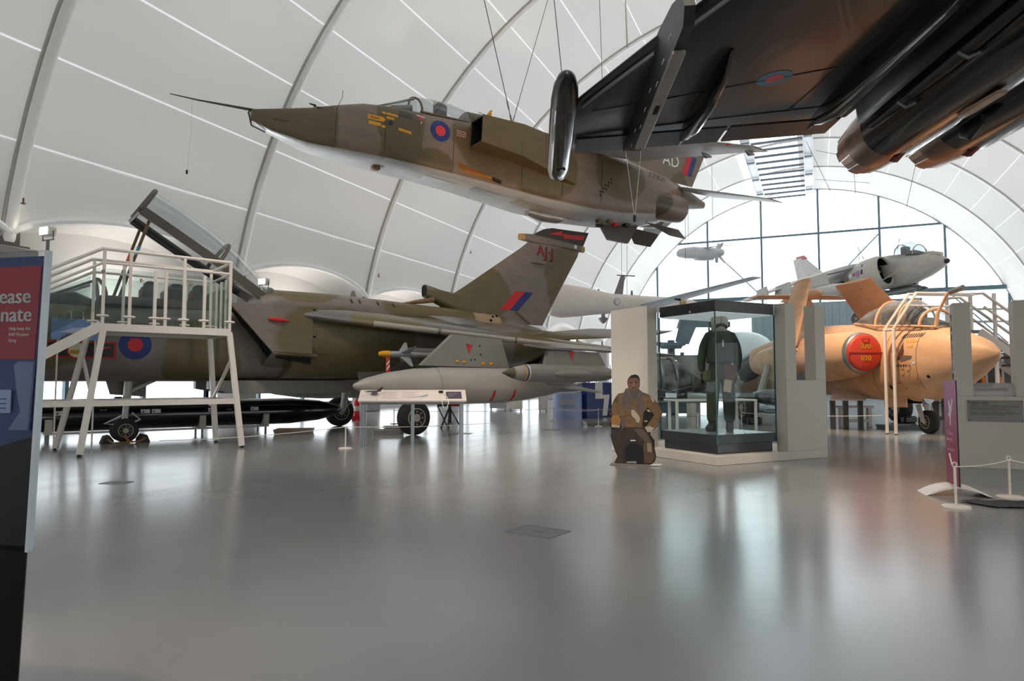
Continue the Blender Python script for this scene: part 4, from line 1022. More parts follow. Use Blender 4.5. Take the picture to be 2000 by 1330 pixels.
    MB().tube([(-5.5, s * 1.12, -.30), (-3.2, s * 1.12, -.33), (-1.2, s * 1.08, -.28)], [.05, .085, .03], 10).build('missile_recess', MATS['black'], Y_)
    for x in (-3.6, -2.3): MB().tube([(x, s * 1.02, -.40), (x + .04, s * 1.14, -.44), (x + .1, s * 1.2, -.34)], .025, 8).build('clamp', MATS['grey_steel'], Y_)
fu = MB().loft([sec(-17.5, .22, .28, .03), sec(-16.6, .0, .5, .28), sec(-15, -.35, .8, .52), sec(-12.5, -.55, 1.1, .75), sec(-10, -.6, 1.2, 1.0), sec(-7, -.45, 1.15, 1.2, n=2.8), sec(-3, -.40, 1.0, 1.2, n=2.8), sec(-1.0, -.35, .6, 1.15, n=2.8), sec(-.5, -.2, .4, .9)])
fu.build('fuselage', blk, Y_)
MB().loft([foil((-7.5, 0, 1.0), 6.5, .3, (0, 1, 0)), foil((-2.6, 0, 3.6), 2.0, .1, (0, 1, 0))]).build('fin', blk, Y_)
for s in (1, -1): MB().loft([foil((-15.0, s * .5, .3), 1.5, .12), foil((-14.0, s * 1.9, .1), .7, .04)]).build('canard', blk, Y_)
MB().prism([(-3.2, -.70), (-2.55, -.66), (-2.4, -.69), (-2.55, -.72), (-3.2, -.74)], .5, .62).build('access_flap', mat('flap_tan', (170, 138, 110), .5), Y_, False)
MB().loft([sec(-2.0, -.66, -.5, .03), sec(-1.7, -.76, -.5, .07), sec(-1.5, -.66, -.5, .03)]).build('drain_mast', MATS['black'], Y_)
for a, b in (((-3.9, 4.1, .1), (2.0, 8.0, 16.4)), ((-3.4, 4.9, .1), (1.2, 8.6, 16.2)), ((-2.6, 1.0, .5), (6.5, 9.5, 16.2)), ((-2.6, -1.0, .5), (8.5, 9.0, 15.8))):
    cable(YM, Y_, a, b, .008, False)
for a, b in (((-.3, .2, -.3), (10.5, 22, 15.5)), ((-.3, -.6, -.3), (12.2, 24, 15.0))):
    cable(YM, Y_, a, b, .008, False)

# ------------------------------------------------------------------ grey jump jet hung near the end window
hm = camo('harrier_grey', (182, 176, 166), (140, 142, 144), [((6.5, 0, .6), (2.2, 3, .35))], .45, .18)
H_, HM = frame_thing('jump_jet', 'grey jump jet with round intake hung before the end window', 'aircraft', (23.24, 36.0, 7.6), 106)
H_.matrix_world = HM @ Matrix.Diagonal((1.18, 1, 1, 1))
hf = MB().loft([sec(.02, -.14, .10, .08), sec(.4, -.38, .36, .32), sec(1.0, -.68, .60, .48), sec(1.7, -.90, .72, .52), sec(2.6, -1.0, .86, .52), sec(3.3, -1.02, .94, .56), sec(4.0, -1.05, .96, .75), sec(5.2, -1.0, .80, .85), sec(7.0, -.85, .5, .65), sec(9.5, -.5, .35, .4), sec(12, -.2, .2, .15)])
hf.build('fuselage', hm, H_); hb = onto(hf.bvh(), 1, .01)
MB().lathe([(-.02, .02), (.0, .10), (.12, .17)], (0, 0, -.03), 'x', 20).build('nose_lens', MATS['black'], H_)
MB().loft([sec(.35, .30, .52, .14), sec(.8, .4, .68, .17), sec(1.2, .5, .70, .15)]).build('sensor_housing', hm, H_)
hc = MB().loft([[(x, -w * math.cos(a), z + h * math.sin(a)) for a in [math.pi * i / 14 for i in range(15)]] for x, w, z, h in ((1.0, .3, .56, .06), (1.5, .5, .62, .56), (2.0, .56, .68, .80), (2.5, .55, .72, .70), (3.05, .42, .8, .30))], closed=False)
hco = hc.build('canopy', MATS['smoked_glass'], H_)
MB().loft([sec(1.3, .5, .72, .3), sec(1.8, .5, .95, .34), sec(2.1, .5, .9, .3)]).build('coaming', MATS['black'], H_)
for x, w, z, h in ((1.52, .51, .62, .57), (2.55, .55, .72, .69)):
    MB().tube([(x, -w * math.cos(a), z + h * math.sin(a)) for a in [math.pi * i / 12 for i in range(13)]], .03, 6).build('canopy_bow', hm, hco)
MB().bbox(2.2, 2.45, -.25, .25, .7, 1.25, .06).build('ejection_seat', MATS['seat_black'], H_)
for s in (1, -1):
    nac = MB().loft([[(x + .22 * math.sin(a), s * (y + r * .62 * math.cos(a)), z + r * 1.05 * math.sin(a)) for a in [2 * math.pi * i / 24 for i in range(24)]] for x, y, z, r in ((2.86, .90, -.10, .74), (2.78, .92, -.10, .82), (3.0, .96, -.10, .90), (3.9, .92, -.12, .84), (5.0, .75, -.15, .6))], False, True)
    no_ = nac.build('intake', hm, H_)
    MB().loft([[(x + .22 * math.sin(a), s * (.90 + r * .62 * math.cos(a)), -.10 + r * 1.05 * math.sin(a)) for a in [2 * math.pi * i / 24 for i in range(24)]] for x, r in ((2.87, .74), (3.3, .70))], False, True).build('intake_duct', MATS['dark_void'], no_)
    MB().lathe([(3.1, .02), (3.16, .08), (3.28, .13)], (0, s * .9, -.12), 'x', 16).build('fan_spinner', MATS['hub_grey'], no_)
    for k in range(12):
        a = 2 * math.pi * k / 12
        MB().bar((3.22, s * .9, -.12), (3.25 + .18 * math.sin(a), s * (.9 + .40 * math.cos(a)), -.12 + .66 * math.sin(a)), .05, .012).build('fan_blade', mat('blade_dark', (44, 48, 52), .4, .4), no_, False)
    w = MB().loft([foil((4.1, s * .85, .55), 3.2, .34), foil((6.6, s * 2.5, -.02), 2.3, .24), foil((9.2, s * 4.6, -1.0), 1.1, .1)])
    wo = w.build('wing', hm, H_)
    for (x, y, z, L_) in ((5.2, 2.35, -.55, 1.6), (7.0, 3.35, -.85, 1.3), (8.2, 4.0, -.98, 1.0)):
        MB().prism([(x, z), (x + .2, z + .75), (x + L_, z + .6), (x + L_ + .1, z)], s * y - .05, s * y + .05).build('pylon', mat('harrier_pylon', (176, 172, 168), .5), wo, False)
    MB().lathe([(8.9, .01), (9.0, .07), (9.3, .09), (9.7, .03)], (0, s * 4.62, -1.06), 'x', 12).build('wingtip_fairing', mat('pinkish', (190, 170, 164), .5), wo)
    for x in (3.8, 5.6):
        MB().lathe([(0, .32), (.3, .34), (.7, .26), (.9, .2)], (x, s * .95, -.55), 'x', 16).build('thrust_nozzle', MATS['burnt_metal'], H_)
MB().loft([foil((7.4, 0, .3), 2.6, .2, (0, 1, 0)), foil((9.4, 0, 2.1), 1.0, .08, (0, 1, 0))]).build('fin', mat('fin_white', (196, 194, 190), .5), H_)
MB().loft([foil((9.1, 0, 1.95), 1.0, .1, (0, 1, 0)), foil((9.45, 0, 2.25), .7, .06, (0, 1, 0))]).build('fin_tip', mat('tip_rose', (176, 108, 112), .5), H_)
ho = onto(MB().loft([[(x + .22 * math.sin(a), y + r * .62 * math.cos(a), z + r * 1.05 * math.sin(a)) for a in [2 * math.pi * i / 24 for i in range(24)]] for x, y, z, r in ((3.1, .96, -.12, .86), (3.9, .92, -.12, .84), (5.0, .75, -.15, .6))]).bvh(), 1, .01)
disc_decal(ho, (4.15, -.05), .22, 'roundel', mat('lowvis_blue', (120, 126, 160), .5), H_, 24)
disc_decal(ho, (4.15, -.05), .10, 'roundel_centre', mat('lowvis_red', (186, 90, 96), .5), H_, 20, 1.8)
MB().add([ho(4.42, .08), ho(4.42, -.2), ho(4.66, -.06)], [(0, 1, 2)]).build('warning_triangle', mat('deep_rose', (150, 40, 60), .5), H_, False)
quad_decal(ho, [(4.74, -.2), (4.98, -.1), (4.90, .06), (4.70, .0)], 'stencil_patch', MATS['white_mark'], H_, 3, 2)
for (x, z) in ((3.75, .0), (3.78, .42), (3.6, .66)):
    quad_decal(ho, [(x, z - .14), (x + .13, z - .14), (x + .13, z + .14), (x, z + .14)], 'auxiliary_door', MATS['black'], H_, 2, 2)
MB().tube([(2.9, 1.25, -.75), (1.3, 1.55, -.30)], .03, 8).build('refuelling_probe', MATS['hub_grey'], H_)
for (z, y) in ((-1.15, .3), (-1.3, .7), (-1.2, -.1)):
    MB().lathe([(1.6, .02), (1.8, .13), (2.9, .17), (3.4, .17)], (0, y - .5, z), 'x', 14).build('belly_pod', MATS['grey_steel'], H_)
gear = MB().tube([(5.2, 0, -1.0), (5.2, 0, -2.6)], .08, 10).build('gear_leg', gear_m, H_)
for s in (-1, 1): wheel(H_, (5.2, s * .30, -2.6), .38, .28, MATS['hub_grey'])
MB().prism([(4.3, -1.0), (5.0, -1.0), (4.9, -1.5), (4.4, -1.5)], .35, .4).build('gear_door', MATS['harrier_pylon'], H_, False)
for a, b in (((4.4, .6, .9), (18.5, 40.5, 16.0)), ((5.6, -.4, .8), (20.0, 38.5, 16.0)), ((2.8, 0, 1.2), (23.0, 37.0, 15.5))): cable(HM, H_, a, b, .012)
def hstore(name, label, cat, prof, p, m):
    t = thing(name, label, cat); t.matrix_world = HM @ Matrix.Translation(p)
    MB().lathe(prof, (0, 0, 0), 'x', 24).build('body', m, t); return t
ht = hstore('drop_tank', 'pale pointed drop tank under the wing of the grey jump jet', 'fuel tank', [(-.9, .01), (-.5, .18), (.1, .33), (.8, .38), (1.8, .36), (2.8, .2), (3.4, .02)], (5.0, 2.35, -.94), mat('pale_tank', (186, 180, 172), .45))
MB().lathe([(.1, .335), (.12, .337)], (0, 0, 0), 'x', 24, caps=False).build('joint_ring', MATS['grey_steel'], ht)
hr = hstore('rocket_pod', 'stubby white pod under the outer wing of the grey jump jet', 'pod', [(-.4, .1), (-.3, .26), (.0, .32), (1.3, .32), (1.5, .22)], (7.1, 3.35, -1.2), mat('pod_white', (200, 194, 186), .45))
MB().lathe([(-.42, .02), (-.41, .1), (-.38, .12)], (0, 0, 0), 'x', 16).build('nose_cap', MATS['hub_grey'], hr)

# ------------------------------------------------------------------ sand coloured jet with red intake cover
sand = camo('sand_paint', (226, 178, 138), (214, 162, 118), [((.3, .8, 1.2), (.9, 9, .5)), ((3, 1, 1.5), (.8, 9, .4))], .5, .16)
B, BM = frame_thing('sand_jet', 'sand pink naval strike jet with folded wings and red intake cover', 'aircraft', (9.17, 15.1, 0), 97)
bf = MB().loft([sec(-1.95, 1.66, 1.72, .03), sec(-1.85, 1.55, 1.82, .13), sec(-1.6, 1.38, 1.98, .28), sec(-1.25, 1.18, 2.12, .43), sec(-.9, 1.0, 2.24, .55)], True, False)
bf.build('radome', sand, B)
bm_ = MB().loft([sec(-.9, 1.0, 2.24, .55), sec(-.5, .84, 2.34, .64), sec(0, .70, 2.40, .72), sec(.8, .68, 2.46, .78), sec(2.0, .72, 2.58, .82), sec(3.2, .76, 2.66, .84), sec(4.4, .84, 2.66, .8), sec(6.0, 1.05, 2.5, .62), sec(7.6, 1.4, 2.3, .4)])
bm_.build('fuselage', sand, B); bo_ = onto(bm_.bvh(), 1, .006)
for x in (-.5, .35, .75):
    r_ = [bo_(x, .85 + 1.4 * i / 10) for i in range(11)]; MB().tube(r_, .006, 4).build('panel_line', mat('sand_line', (128, 96, 74), .6), B)
for s in (1, -1):
    nac = MB().loft([[(x, s * (1.12 + dy) + r * math.cos(a), z + r * math.sin(a)) for a in [2 * math.pi * i / 28 for i in range(28)]] for x, r, z, dy in ((.55, .44, 1.80, .02), (.62, .48, 1.80, .02), (1.0, .54, 1.78, .02), (2.2, .60, 1.72, 0), (4.0, .58, 1.68, -.1), (5.6, .42, 1.7, -.3))])
    no_ = nac.build('intake_nacelle', sand, B)
    MB().lathe([(.50, .43), (.52, .455), (.66, .485)], (0, s * 1.14, 1.80), 'x', 28, caps=False).build('intake_lip', MATS['alu'], no_)
    cv = MB().lathe([(.44, .01), (.44, .36), (.46, .40), (.50, .425), (.54, .42)], (0, s * 1.14, 1.80), 'x', 32).build('intake_cover', mat('cover_red', (204, 62, 40), .5, var=.05), no_)
    MB().bbox(.425, .44, s * 1.14 - .42, s * 1.14 + .42, 1.785, 1.815, .005).build('cover_hinge', mat('cover_red_dark', (168, 44, 30), .5), cv)
    for t_, z in (('070', 1.89), ('020', 1.62)):
        lettering(t_, .17, lambda u, v, z=z: (.432, s * 1.14 - u * 1.0, z + v), 'cover_number', mat('number_yellow', (236, 176, 40), .5), cv, 'CENTER', bold=.006)
    for z in (2.09, 1.5):
        MB().tube([(.43, s * 1.14 - .08, z), (.40, s * 1.14 - .07, z + .02), (.40, s * 1.14 + .07, z + .02), (.43, s * 1.14 + .08, z)], .012, 6).build('cover_handle', MATS['cover_red_dark'], cv)
    # inner wing and folded outer panel
    hy = 2.25 if s < 0 else 1.74
    MB().loft([foil((2.2, s * 1.2, 1.85), 2.6 if s < 0 else 2.0, .34), foil((2.4, s * hy, 1.95), 2.2 if s < 0 else 1.4, .26)]).build('inner_wing', sand, B)
    n = Vector((0, s * .62, .78)).normalized()
    wp = MB().loft([foil((2.45, s * hy, 2.05), 2.2, .24, n), foil((2.9, s * .75, 3.92), 1.6, .12, n)]) if s < 0 else MB().loft([foil((2.35, 1.72, 2.05), 1.2, .24, (0, 1, .2)), foil((2.45, 1.2, 3.80), .8, .14, (0, 1, .2))])
    wpo = wp.build('folded_wing_panel', sand, B)
    for i in (range(7) if s < 0 else ()):
        t_ = .08 + i * .14; p = Vector((3.05 + .35 * t_, s * (2.25 - 1.5 * t_), 2.05 + 1.87 * t_)) + n * (-.10) * 1
        MB().lathe([(-.01, .005), (-.008, .022), (.008, .022)], p + n * -.04, 'z', 8).build('rib_hole', MATS['sand_line'], wpo)
    # main gear
    wheel(B, (4.0, s * 2.25, .44), .44, .34, MATS['hub_grey'])
    g_ = MB().tube([(4.0, s * 1.6, 1.6), (4.0, s * 2.0, .45)], .09, 10).build('gear_leg', gear_m, B)
    MB().bbox(3.5, 3.7, s * 2.25 - .2, s * 2.25 + .2, 0, .2, .04).build('wheel_chock', MATS['black'], g_)
    MB().loft([foil((4.4, s * .1, 3.62), 1.1, .12), foil((4.7, s * 1.5, 3.62), .7, .06)]).build('tailplane', sand, B)
MB().loft([foil((3.6, 0, 2.4), 2.6, .24, (0, 1, 0)), foil((4.6, 0, 3.6), 1.4, .14, (0, 1, 0))]).build('fin', sand, B)
MB().lathe([(4.0, .01), (4.1, .10), (4.4, .16), (5.6, .14), (6.2, .02)], (0, 0, 3.64), 'x', 16).build('tail_bullet', sand, B)
# nose fold ring and canopy
bc = MB().loft([[(x, -w * math.cos(a), z + h * math.sin(a)) for a in [math.pi * i / 14 for i in range(15)]] for x, w, z, h in ((-.72, .26, 2.27, .06), (-.35, .42, 2.33, .38), (.2, .48, 2.38, .58), (.9, .5, 2.42, .62), (1.6, .42, 2.5, .42), (2.15, .25, 2.58, .10))], closed=False)
bco = bc.build('canopy', MATS['smoked_glass'], B)
for x, w, z, h, r in ((-.36, .43, 2.33, .39, .035), (.25, .49, 2.38, .59, .025), (1.0, .5, 2.43, .61, .03)):
    MB().tube([(x, -w * math.cos(a), z + h * math.sin(a)) for a in [math.pi * i / 12 for i in range(13)]], r, 6).build('canopy_bow', sand, bco)
for s in (-1, 1): MB().tube([(-.7, s * .3, 2.30), (-.2, s * .47, 2.36), (.9, s * .53, 2.44), (2.1, s * .28, 2.6)], .03, 6).build('canopy_rail', sand, bco)
for x in (.15, 1.0):
    MB().bbox(x, x + .2, -.22, .22, 2.3, 2.82, .05).build('ejection_seat', MATS['seat_black'], B)
MB().loft([sec(-.5, 2.2, 2.42, .3), sec(-.1, 2.25, 2.56, .36)]).build('coaming', MATS['black'], B)
MB().tube([(-.62, .25, 2.28), (-.70, .25, 2.6), (-.92, .2, 2.98), (-1.05, .18, 3.02)], [.045, .035, .032, .03], 10).build('refuelling_probe', sand, B)
MB().tube([(-.98, .19, 3.0), (-1.3, .15, 3.06)], [.05, .06], 10).build('probe_tip', MATS['grey_steel'], B)
# nose gear
gl = strut_leg(B, (.1, 0, .95), (-.02, 0, .30), .06, gear_m)
wheel(B, (0, 0, .26), .26, .20, MATS['hub_grey'])
for s in (-1, 1): MB().prism([(-.06, .22), (.06, .26), (.22, .62), (.08, .66)], s * .125 - .015, s * .125 + .015).build('wheel_fork', gear_m, gl, False)
MB().lathe([(-.06, .03), (-.05, .12), (.02, .13)], (-.14, .12, .78), 'x', 16).build('landing_lamp', MATS['steel'], gl)
MB().prism([(.12, .92), (.85, .86), (.85, .56), (.12, .58)], .40, .44).build('gear_door', sand, B, False)
MB().bbox(.15, .8, -.3, .38, .66, .8, .03).build('wheel_bay', MATS['dark_void'], B)
# nose art: mission bars, figure, script
for i in range(9):
    quad_decal(bo_, [(-.05 - i * .06, 2.10), (-.02 - i * .06, 2.10), (-.045 - i * .06, 2.19), (-.075 - i * .06, 2.19)], 'mission_mark', MATS['print_dark'], B, 1, 2)
quad_decal(bo_, [(-.02, 1.62), (-.15, 1.62), (-.19, 1.80), (-.12, 2.02), (.0, 1.85)][:4], 'figure_art', mat('art_brown', (96, 62, 44), .6), B, 4, 5)
quad_decal(bo_, [(-.10, 1.58), (-.38, 1.64), (-.40, 1.70), (-.14, 1.72)], 'figure_art', mat('art_grey', (110, 94, 86), .6), B, 4, 2, 1.5)
marks(lambda u, v: bo_(-.20 - u, 1.98 + v), .30, .08, 'script_lettering', mat('art_gold', (216, 160, 50), .5), B, 3)
marks(lambda u, v: bo_(-.26 - u, 1.87 + v), .17, .08, 'script_lettering', MATS['art_gold'], B, 4)
marks(lambda u, v: bo_(.06 - u, 1.47 + v), .34, .07, 'script_lettering', MATS['print_dark'], B, 6)
quad_decal(bo_, [(-.40, 1.52), (-.48, 1.52), (-.48, 1.58), (-.40, 1.58)], 'stencil_patch', MATS['white_mark'], B, 2, 2)
disc_decal(bo_, (-.72, 1.25), .035, 'vent_hole', MATS['dark_void'], B, 12)
disc_decal(bo_, (.32, 1.02), .05, 'vent_hole', MATS['dark_void'], B, 12)
for (x, z, a, b) in ((-.1, 1.3, .08, .12), (-.25, 1.28, .06, .1), (-.3, 1.4, .05, .1), (.1, 1.1, .1, .02), (-.05, .98, .05, .02), (-.45, 1.2, .03, .03)):
    for (p, q) in (((x, z), (x - a, z)), ((x - a, z), (x - a, z + b)), ((x - a, z + b), (x, z + b))):
        MB().bar(bo_(*p), bo_(*q), .008, .005).build('chipped_stencil', MATS['sand_line'], B, False)
# dark store under the wing on its pylon
bt = thing('dark_store', 'dark grey rounded store hanging below the sand jet near its red cover', 'bomb'); bt.matrix_world = BM @ Matrix.Translation((1.0, 2.05, .74))
MB().lathe([(-.35, .01), (-.30, .08), (-.15, .16), (.1, .205), (.5, .22), (2.2, .22), (3.0, .12), (3.3, .02)], (0, 0, 0), 'x', 24).build('body', mat('store_dark', (66, 70, 76), .3, .2), bt)
MB().prism([(.4, .2), (.3, .55), (1.4, .75), (1.5, .2)], -.05, .05).build('pylon_shoe', MATS['black'], bt, False)
MB().bar((.6, .1, -.2), (.6, .1, -.74), .07).build('support_leg', MATS['cream_board'], bt, False)

# ------------------------------------------------------------------ unmanned aircraft and cruise missile hanging far off
dm = mat('drone_grey', (214, 202, 194), .5, var=.05)
D, DM = frame_thing('unmanned_aircraft', 'long winged pale unmanned aircraft hung beyond the camouflaged fin', 'aircraft', (6.0, 33.8, 5.05), 17)
MB().loft([sec(-4.6, -.5, .2, .05), sec(-4.4, -.75, .6, .4), sec(-3.8, -.85, .8, .55), sec(-2.8, -.75, .7, .52), sec(-1.2, -.55, .42, .42), sec(.5, -.45, .38, .4), sec(2.2, -.42, .36, .38), sec(3.3, -.35, .28, .3), sec(3.7, -.15, .15, .1)]).build('fuselage', dm, D)
for s in (-1, 1): 
    w = MB().loft([foil((.2, s * .35, -.12), 1.35, .2), foil((.5, s * 4.5, .0), .95, .12), foil((.8, s * 8.3, .12), .55, .05)]).build('wing', mat('drone_wing', (176, 184, 190), .5), D)
    MB().tube([(.6, s * 3.0, -.12), (.9, s * 3.0, -.16)], .05, 8).build('wing_fitting', MATS['black'], w)
    MB().loft([foil((2.9, s * .2, -.2), .6, .06, (0, .6, .8)), foil((3.2, s * 1.3, -1.1), .4, .03, (0, .6, .8))]).build('tail_fin', dm, D)
MB().lathe([(-.62, .03), (-.58, .10), (-.42, .22), (-.36, .25), (-.3, .1), (-.1, .08)], (-1.6, 0, -.45), 'z', 16).build('sensor_turret', mat('turret_grey', (140, 132, 130), .5), D)
MB().lathe([(2.4, .02), (2.45, .16), (2.75, .2)], (0, -.28, .05), 'x', 16).build('engine_port', MATS['tan_cap'], D)
MB().prism([(-1.0, .4), (-.62, 1.35), (-.42, 1.35), (-.55, .38)], -.03, .03).build('t_tail_fin', mat('mast_grey', (120, 112, 110), .5), D, False)  # T-tail of another aircraft behind, built onto this one; no antenna
MB().bbox(-.85, .15, -.05, .05, 1.33, 1.38, .02).build('t_tail_plane', MATS['mast_grey'], D)
for x in (-1.9, -.1): MB().prism([(x, .4), (x + .03, .62), (x + .1, .62), (x + .12, .38)], -.02, .02).build('blade_aerial', MATS['mast_grey'], D, False)
disc_decal(lambda a, b, k=1: Vector((a, -.47, b)), (-1.05, -.02), .17, 'emblem', MATS['print_grey'], D, 20)
disc_decal(lambda a, b, k=1: Vector((a, -.475, b)), (-1.05, -.02), .13, 'emblem_field', dm, D, 20)
MB().bar((-1.13, -.48, .04), (-.97, -.48, -.08), .03, .006).build('emblem_figure', MATS['print_grey'], D, False)
for x in (-.6, -.3, 3.0): MB().tube([(x, 0, .35), (x + .1, 0, 10.2)], .01, 5).build('suspension_cable', MATS['wire'], D)
K, KM = frame_thing('cruise_missile', 'pale air launched cruise missile with spread wings hung before the end window', 'missile', (12.3, 44, 9.5), 15)
km = mat('missile_pale', (190, 192, 196), .4, var=.05)
MB().loft([sec(-1.75, -.28, .0, .06), sec(-1.55, -.36, .18, .25), sec(-1.1, -.42, .30, .36), sec(-.6, -.42, .36, .38, n=3), sec(.6, -.40, .38, .36, n=3), sec(1.3, -.22, .36, .3), sec(1.6, -.1, .3, .2)]).build('body', km, K)
MB().loft([sec(-.4, -.5, -.3, .2), sec(.2, -.52, -.3, .22), sec(.9, -.42, -.25, .1)]).build('belly_intake', km, K)
for s in (-1, 1):
    MB().loft([foil((-.1, s * .2, .30), .4, .05), foil((1.2 if s < 0 else -1.0, s * 1.5, .30), .3, .03)]).build('wing', km, K)
for (y, z) in ((-.5, -.7), (.2, .75), (-.25, .7), (.5, -.5), (-.75, -.1)):
    MB().loft([foil((1.05, y * .3, z * .3 + .05), .32, .04, (0, .7, .7)), foil((1.35, y, z), .2, .02, (0, .7, .7))]).build('tail_fin', km, K)
for x in (-.9, .9): MB().tube([(x, 0, .35), (x, 0, 6.0)], .012, 5).build('suspension_cable', MATS['wire'], K)
# ------------------------------------------------------------------ viewing platform beside the strike jet
wp = MATS['white_paint']
P = thing('viewing_platform', 'white steel viewing platform with glass rails and stairs beside the jet', 'platform', (-6.58, 10.46, 0), math.radians(38))
D1 = 1.25
legs = [((0, 0, 0), (.27, .06, 2.0)), ((2.4, 0, 0), (2.16, .06, 2.0)), ((-.2, D1 + .2, 0), (.20, D1, 2.0)), ((2.35, D1 + .2, 0), (2.14, D1, 2.0))]
def lerp(a, b, t): return Vector(a).lerp(Vector(b), t)
for a, b in legs:
    o = MB().bar(lerp(a, b, .02), b, .09, .07).build('leg', wp, P, False)
    MB().lathe([(0, .035), (.03, .03), (.045, .015)], a, 'z', 12).build('foot', MATS['black'], o)
tz = .405
c = [lerp(a, b, tz) for a, b in legs]
for i, j in ((0, 1), (2, 3), (0, 2), (1, 3)):
    MB().bar(c[i], c[j], .05, .09).build('brace_beam', wp, P, False)
MB().bar((-1.1, .03, .81), c[0], .05, .09).build('brace_beam', wp, P, False); MB().bar((-1.1, D1 + .1, .81), c[2], .05, .09).build('brace_beam', wp, P, False)
for (a, b) in (((c[3] + Vector((-.06, 0, -.1))), lerp(*legs[1], .78)), (c[2] + Vector((.35, 0, 0)), lerp(*legs[2], .8)), (c[2] + Vector((.35, 0, 0)), lerp(*legs[2], .12) + Vector((.3, 0, 0)))):
    MB().bar(a, b, .045, .045).build('diagonal_brace', wp, P, False)
t = [Vector(b) for a, b in legs]
for i, j in ((0, 1), (2, 3), (0, 2), (1, 3)):
    MB().bar(t[i], t[j], .06, .12).build('deck_beam', wp, P, False)
MB().box(.27, 2.16, .06, D1, 2.02, 2.06).build('deck', mat('deck_grey', (120, 122, 124), .6), P, False)
for y in (.06, D1):
    xs = [.25, .62, .98, 1.14, 1.42, 1.74, 2.16] if y < .5 else [.25, .7, 1.2, 1.7, 2.14]
    for x in xs:
        tall = x in (.25, .62, 1.42, 2.16, .7, 2.14)
        po = MB().bar((x, y, 2.0), (x, y, 3.22 if tall else 2.95), .045, .045).build('rail_post', wp, P, False)
        for z in (2.18,):
            MB().bbox(x - .09, x + .09, y - .035, y + .035, z - .02, z + .02, .018).build('glass_clamp', wp, po)
    MB().tube([(-1.6, y, 2.18), (.22, y, 3.24), (2.18, y, 3.22)], .028, 8).build('handrail', wp, P)
    MB().tube([(-1.6, y, 1.98), (.24, y, 3.02), (2.18, y, 3.02)], .022, 8).build('mid_rail', wp, P)
    for a, b in zip(xs[:-1], xs[1:]):
        if b - a > .2: MB().box(a + .035, b - .035, y - .006, y + .006, 2.10, 2.93).build('glass_panel', MATS['tinted_glass'], P, False)
    MB().prism([(-.95, 1.55), (.2, 2.28), (.2, 2.95), (-.95, 2.2)], y - .006, y + .006).build('glass_panel', MATS['tinted_glass'], P, False)
for z, r in ((3.22, .028), (3.02, .022)):
    MB().tube([(2.17, .06, z), (2.17, D1, z)], r, 8).build('handrail', wp, P)
for y in (.35, .65, .95): MB().bar((2.17, y, 2.0), (2.17, y, 2.95), .04, .04).build('rail_post', wp, P, False)
MB().box(2.164, 2.176, .1, D1 - .04, 2.1, 2.93).build('glass_panel', MATS['tinted_glass'], P, False)
for y in (.06, D1):
    MB().bar((.24, y, 2.03), (-2.85, y, .02), .05, .15).build('stringer', wp, P, False)
tread_m = mat('tread_dark', (70, 68, 66), .7)
for i in range(9):
    x = -.05 - i * .31; z = 1.86 - i * .202
    MB().bbox(x - .15, x + .12, .09, D1 - .03, z - .02, z + .02, .008).build('tread', tread_m, P)
MB().bbox(.205, .26, .0, .03, 2.85, 2.90, .01).build('gate_latch', MATS['steel'], P)
# aircraft picture board leaning behind the stairs
pb = thing('picture_board', 'small printed board with sky and aircraft behind the platform stairs', 'board', (-7.75, 11.45, 0), math.radians(38))
MB().bbox(0, .75, 0, .03, 1.86, 2.22, .005).build('board', mat('sky_print', (130, 158, 206), .5, var=.2, scale=5), pb)
MB().prism([(.1, 1.98), (.3, 2.06), (.62, 2.10), (.7, 2.16), (.68, 2.04), (.4, 1.98)], -.006, 0).build('printed_aircraft', mat('print_pale', (206, 206, 220), .5), pb, False)
MB().prism([(.15, 1.9), (.5, 1.96), (.55, 1.93), (.3, 1.88)], -.007, 0).build('printed_flash', MATS['amber'], pb, False)
for x in (.1, .65): MB().bar((x, .05, 0), (x, .05, 1.9), .025).build('board_leg', wp, pb, False)

# ------------------------------------------------------------------ long black store on trolleys under the jet
gw = thing('glide_bomb', 'long glossy black weapon body lying on white stands under the jet', 'bomb'); gw.matrix_world = TM @ Matrix.Translation((0, 1.15, 0))
gm_ = mat('gloss_black', (16, 17, 18), .12, 0, var=.3, coat=.4)
MB().lathe([(-3.2, .02), (-3.1, .12), (-2.8, .24), (-2.2, .30), (.1, .30), (.12, .312), (.2, .312), (.22, .30), (3.6, .30), (4.3, .24), (4.75, .14), (4.9, .05)], (0, 0, .46), 'x', 36).build('body', gm_, gw)
for x in (-1.2, 1.55, 2.9):
    o = MB().loft([[(xx, y, z) for y, z in ((-.34, .13), (-.34, .42), (-.30, .42), (-.26, .30), (-.1, .19), (.1, .19), (.26, .30), (.30, .42), (.34, .42), (.34, .13))] for xx in (x, x + .12)]).build('cradle', MATS['cream_board'], gw, False)
    for y in (-.28, .28): MB().bar((x + .06, y, 0), (x + .06, y, .14), .04).build('cradle_leg', MATS['grey_steel'], o, False)
MB().bar((-1.2, -.33, .15), (2.95, -.33, .15), .03, .04).build('cradle_rail', MATS['cream_board'], gw, False)
go = lambda x, z: (x, -.304 + .0, z)
bb = onto(MB().lathe([(-2.2, .30), (3.6, .30)], (0, 0, .46), 'x', 36).bvh(), -1, .004)
for x in (-1.05, .42, .62, 1.72, 2.62):
    lb = quad_decal(bb, [(x, .50), (x + .17, .50), (x + .17, .58), (x, .58)], 'label_plate', MATS['white_mark'], gw, 3, 2)
    MB().add([bb(x + .02, .52, 2), bb(x + .07, .52, 2), bb(x + .045, .56, 2)], [(0, 1, 2)]).build('label_print', MATS['print_dark'], lb, False)
marks(lambda u, v: bb(2.1 + u, .53 + v), .12, .03, 'stencil_lettering', MATS['print_grey'], gw, 7)
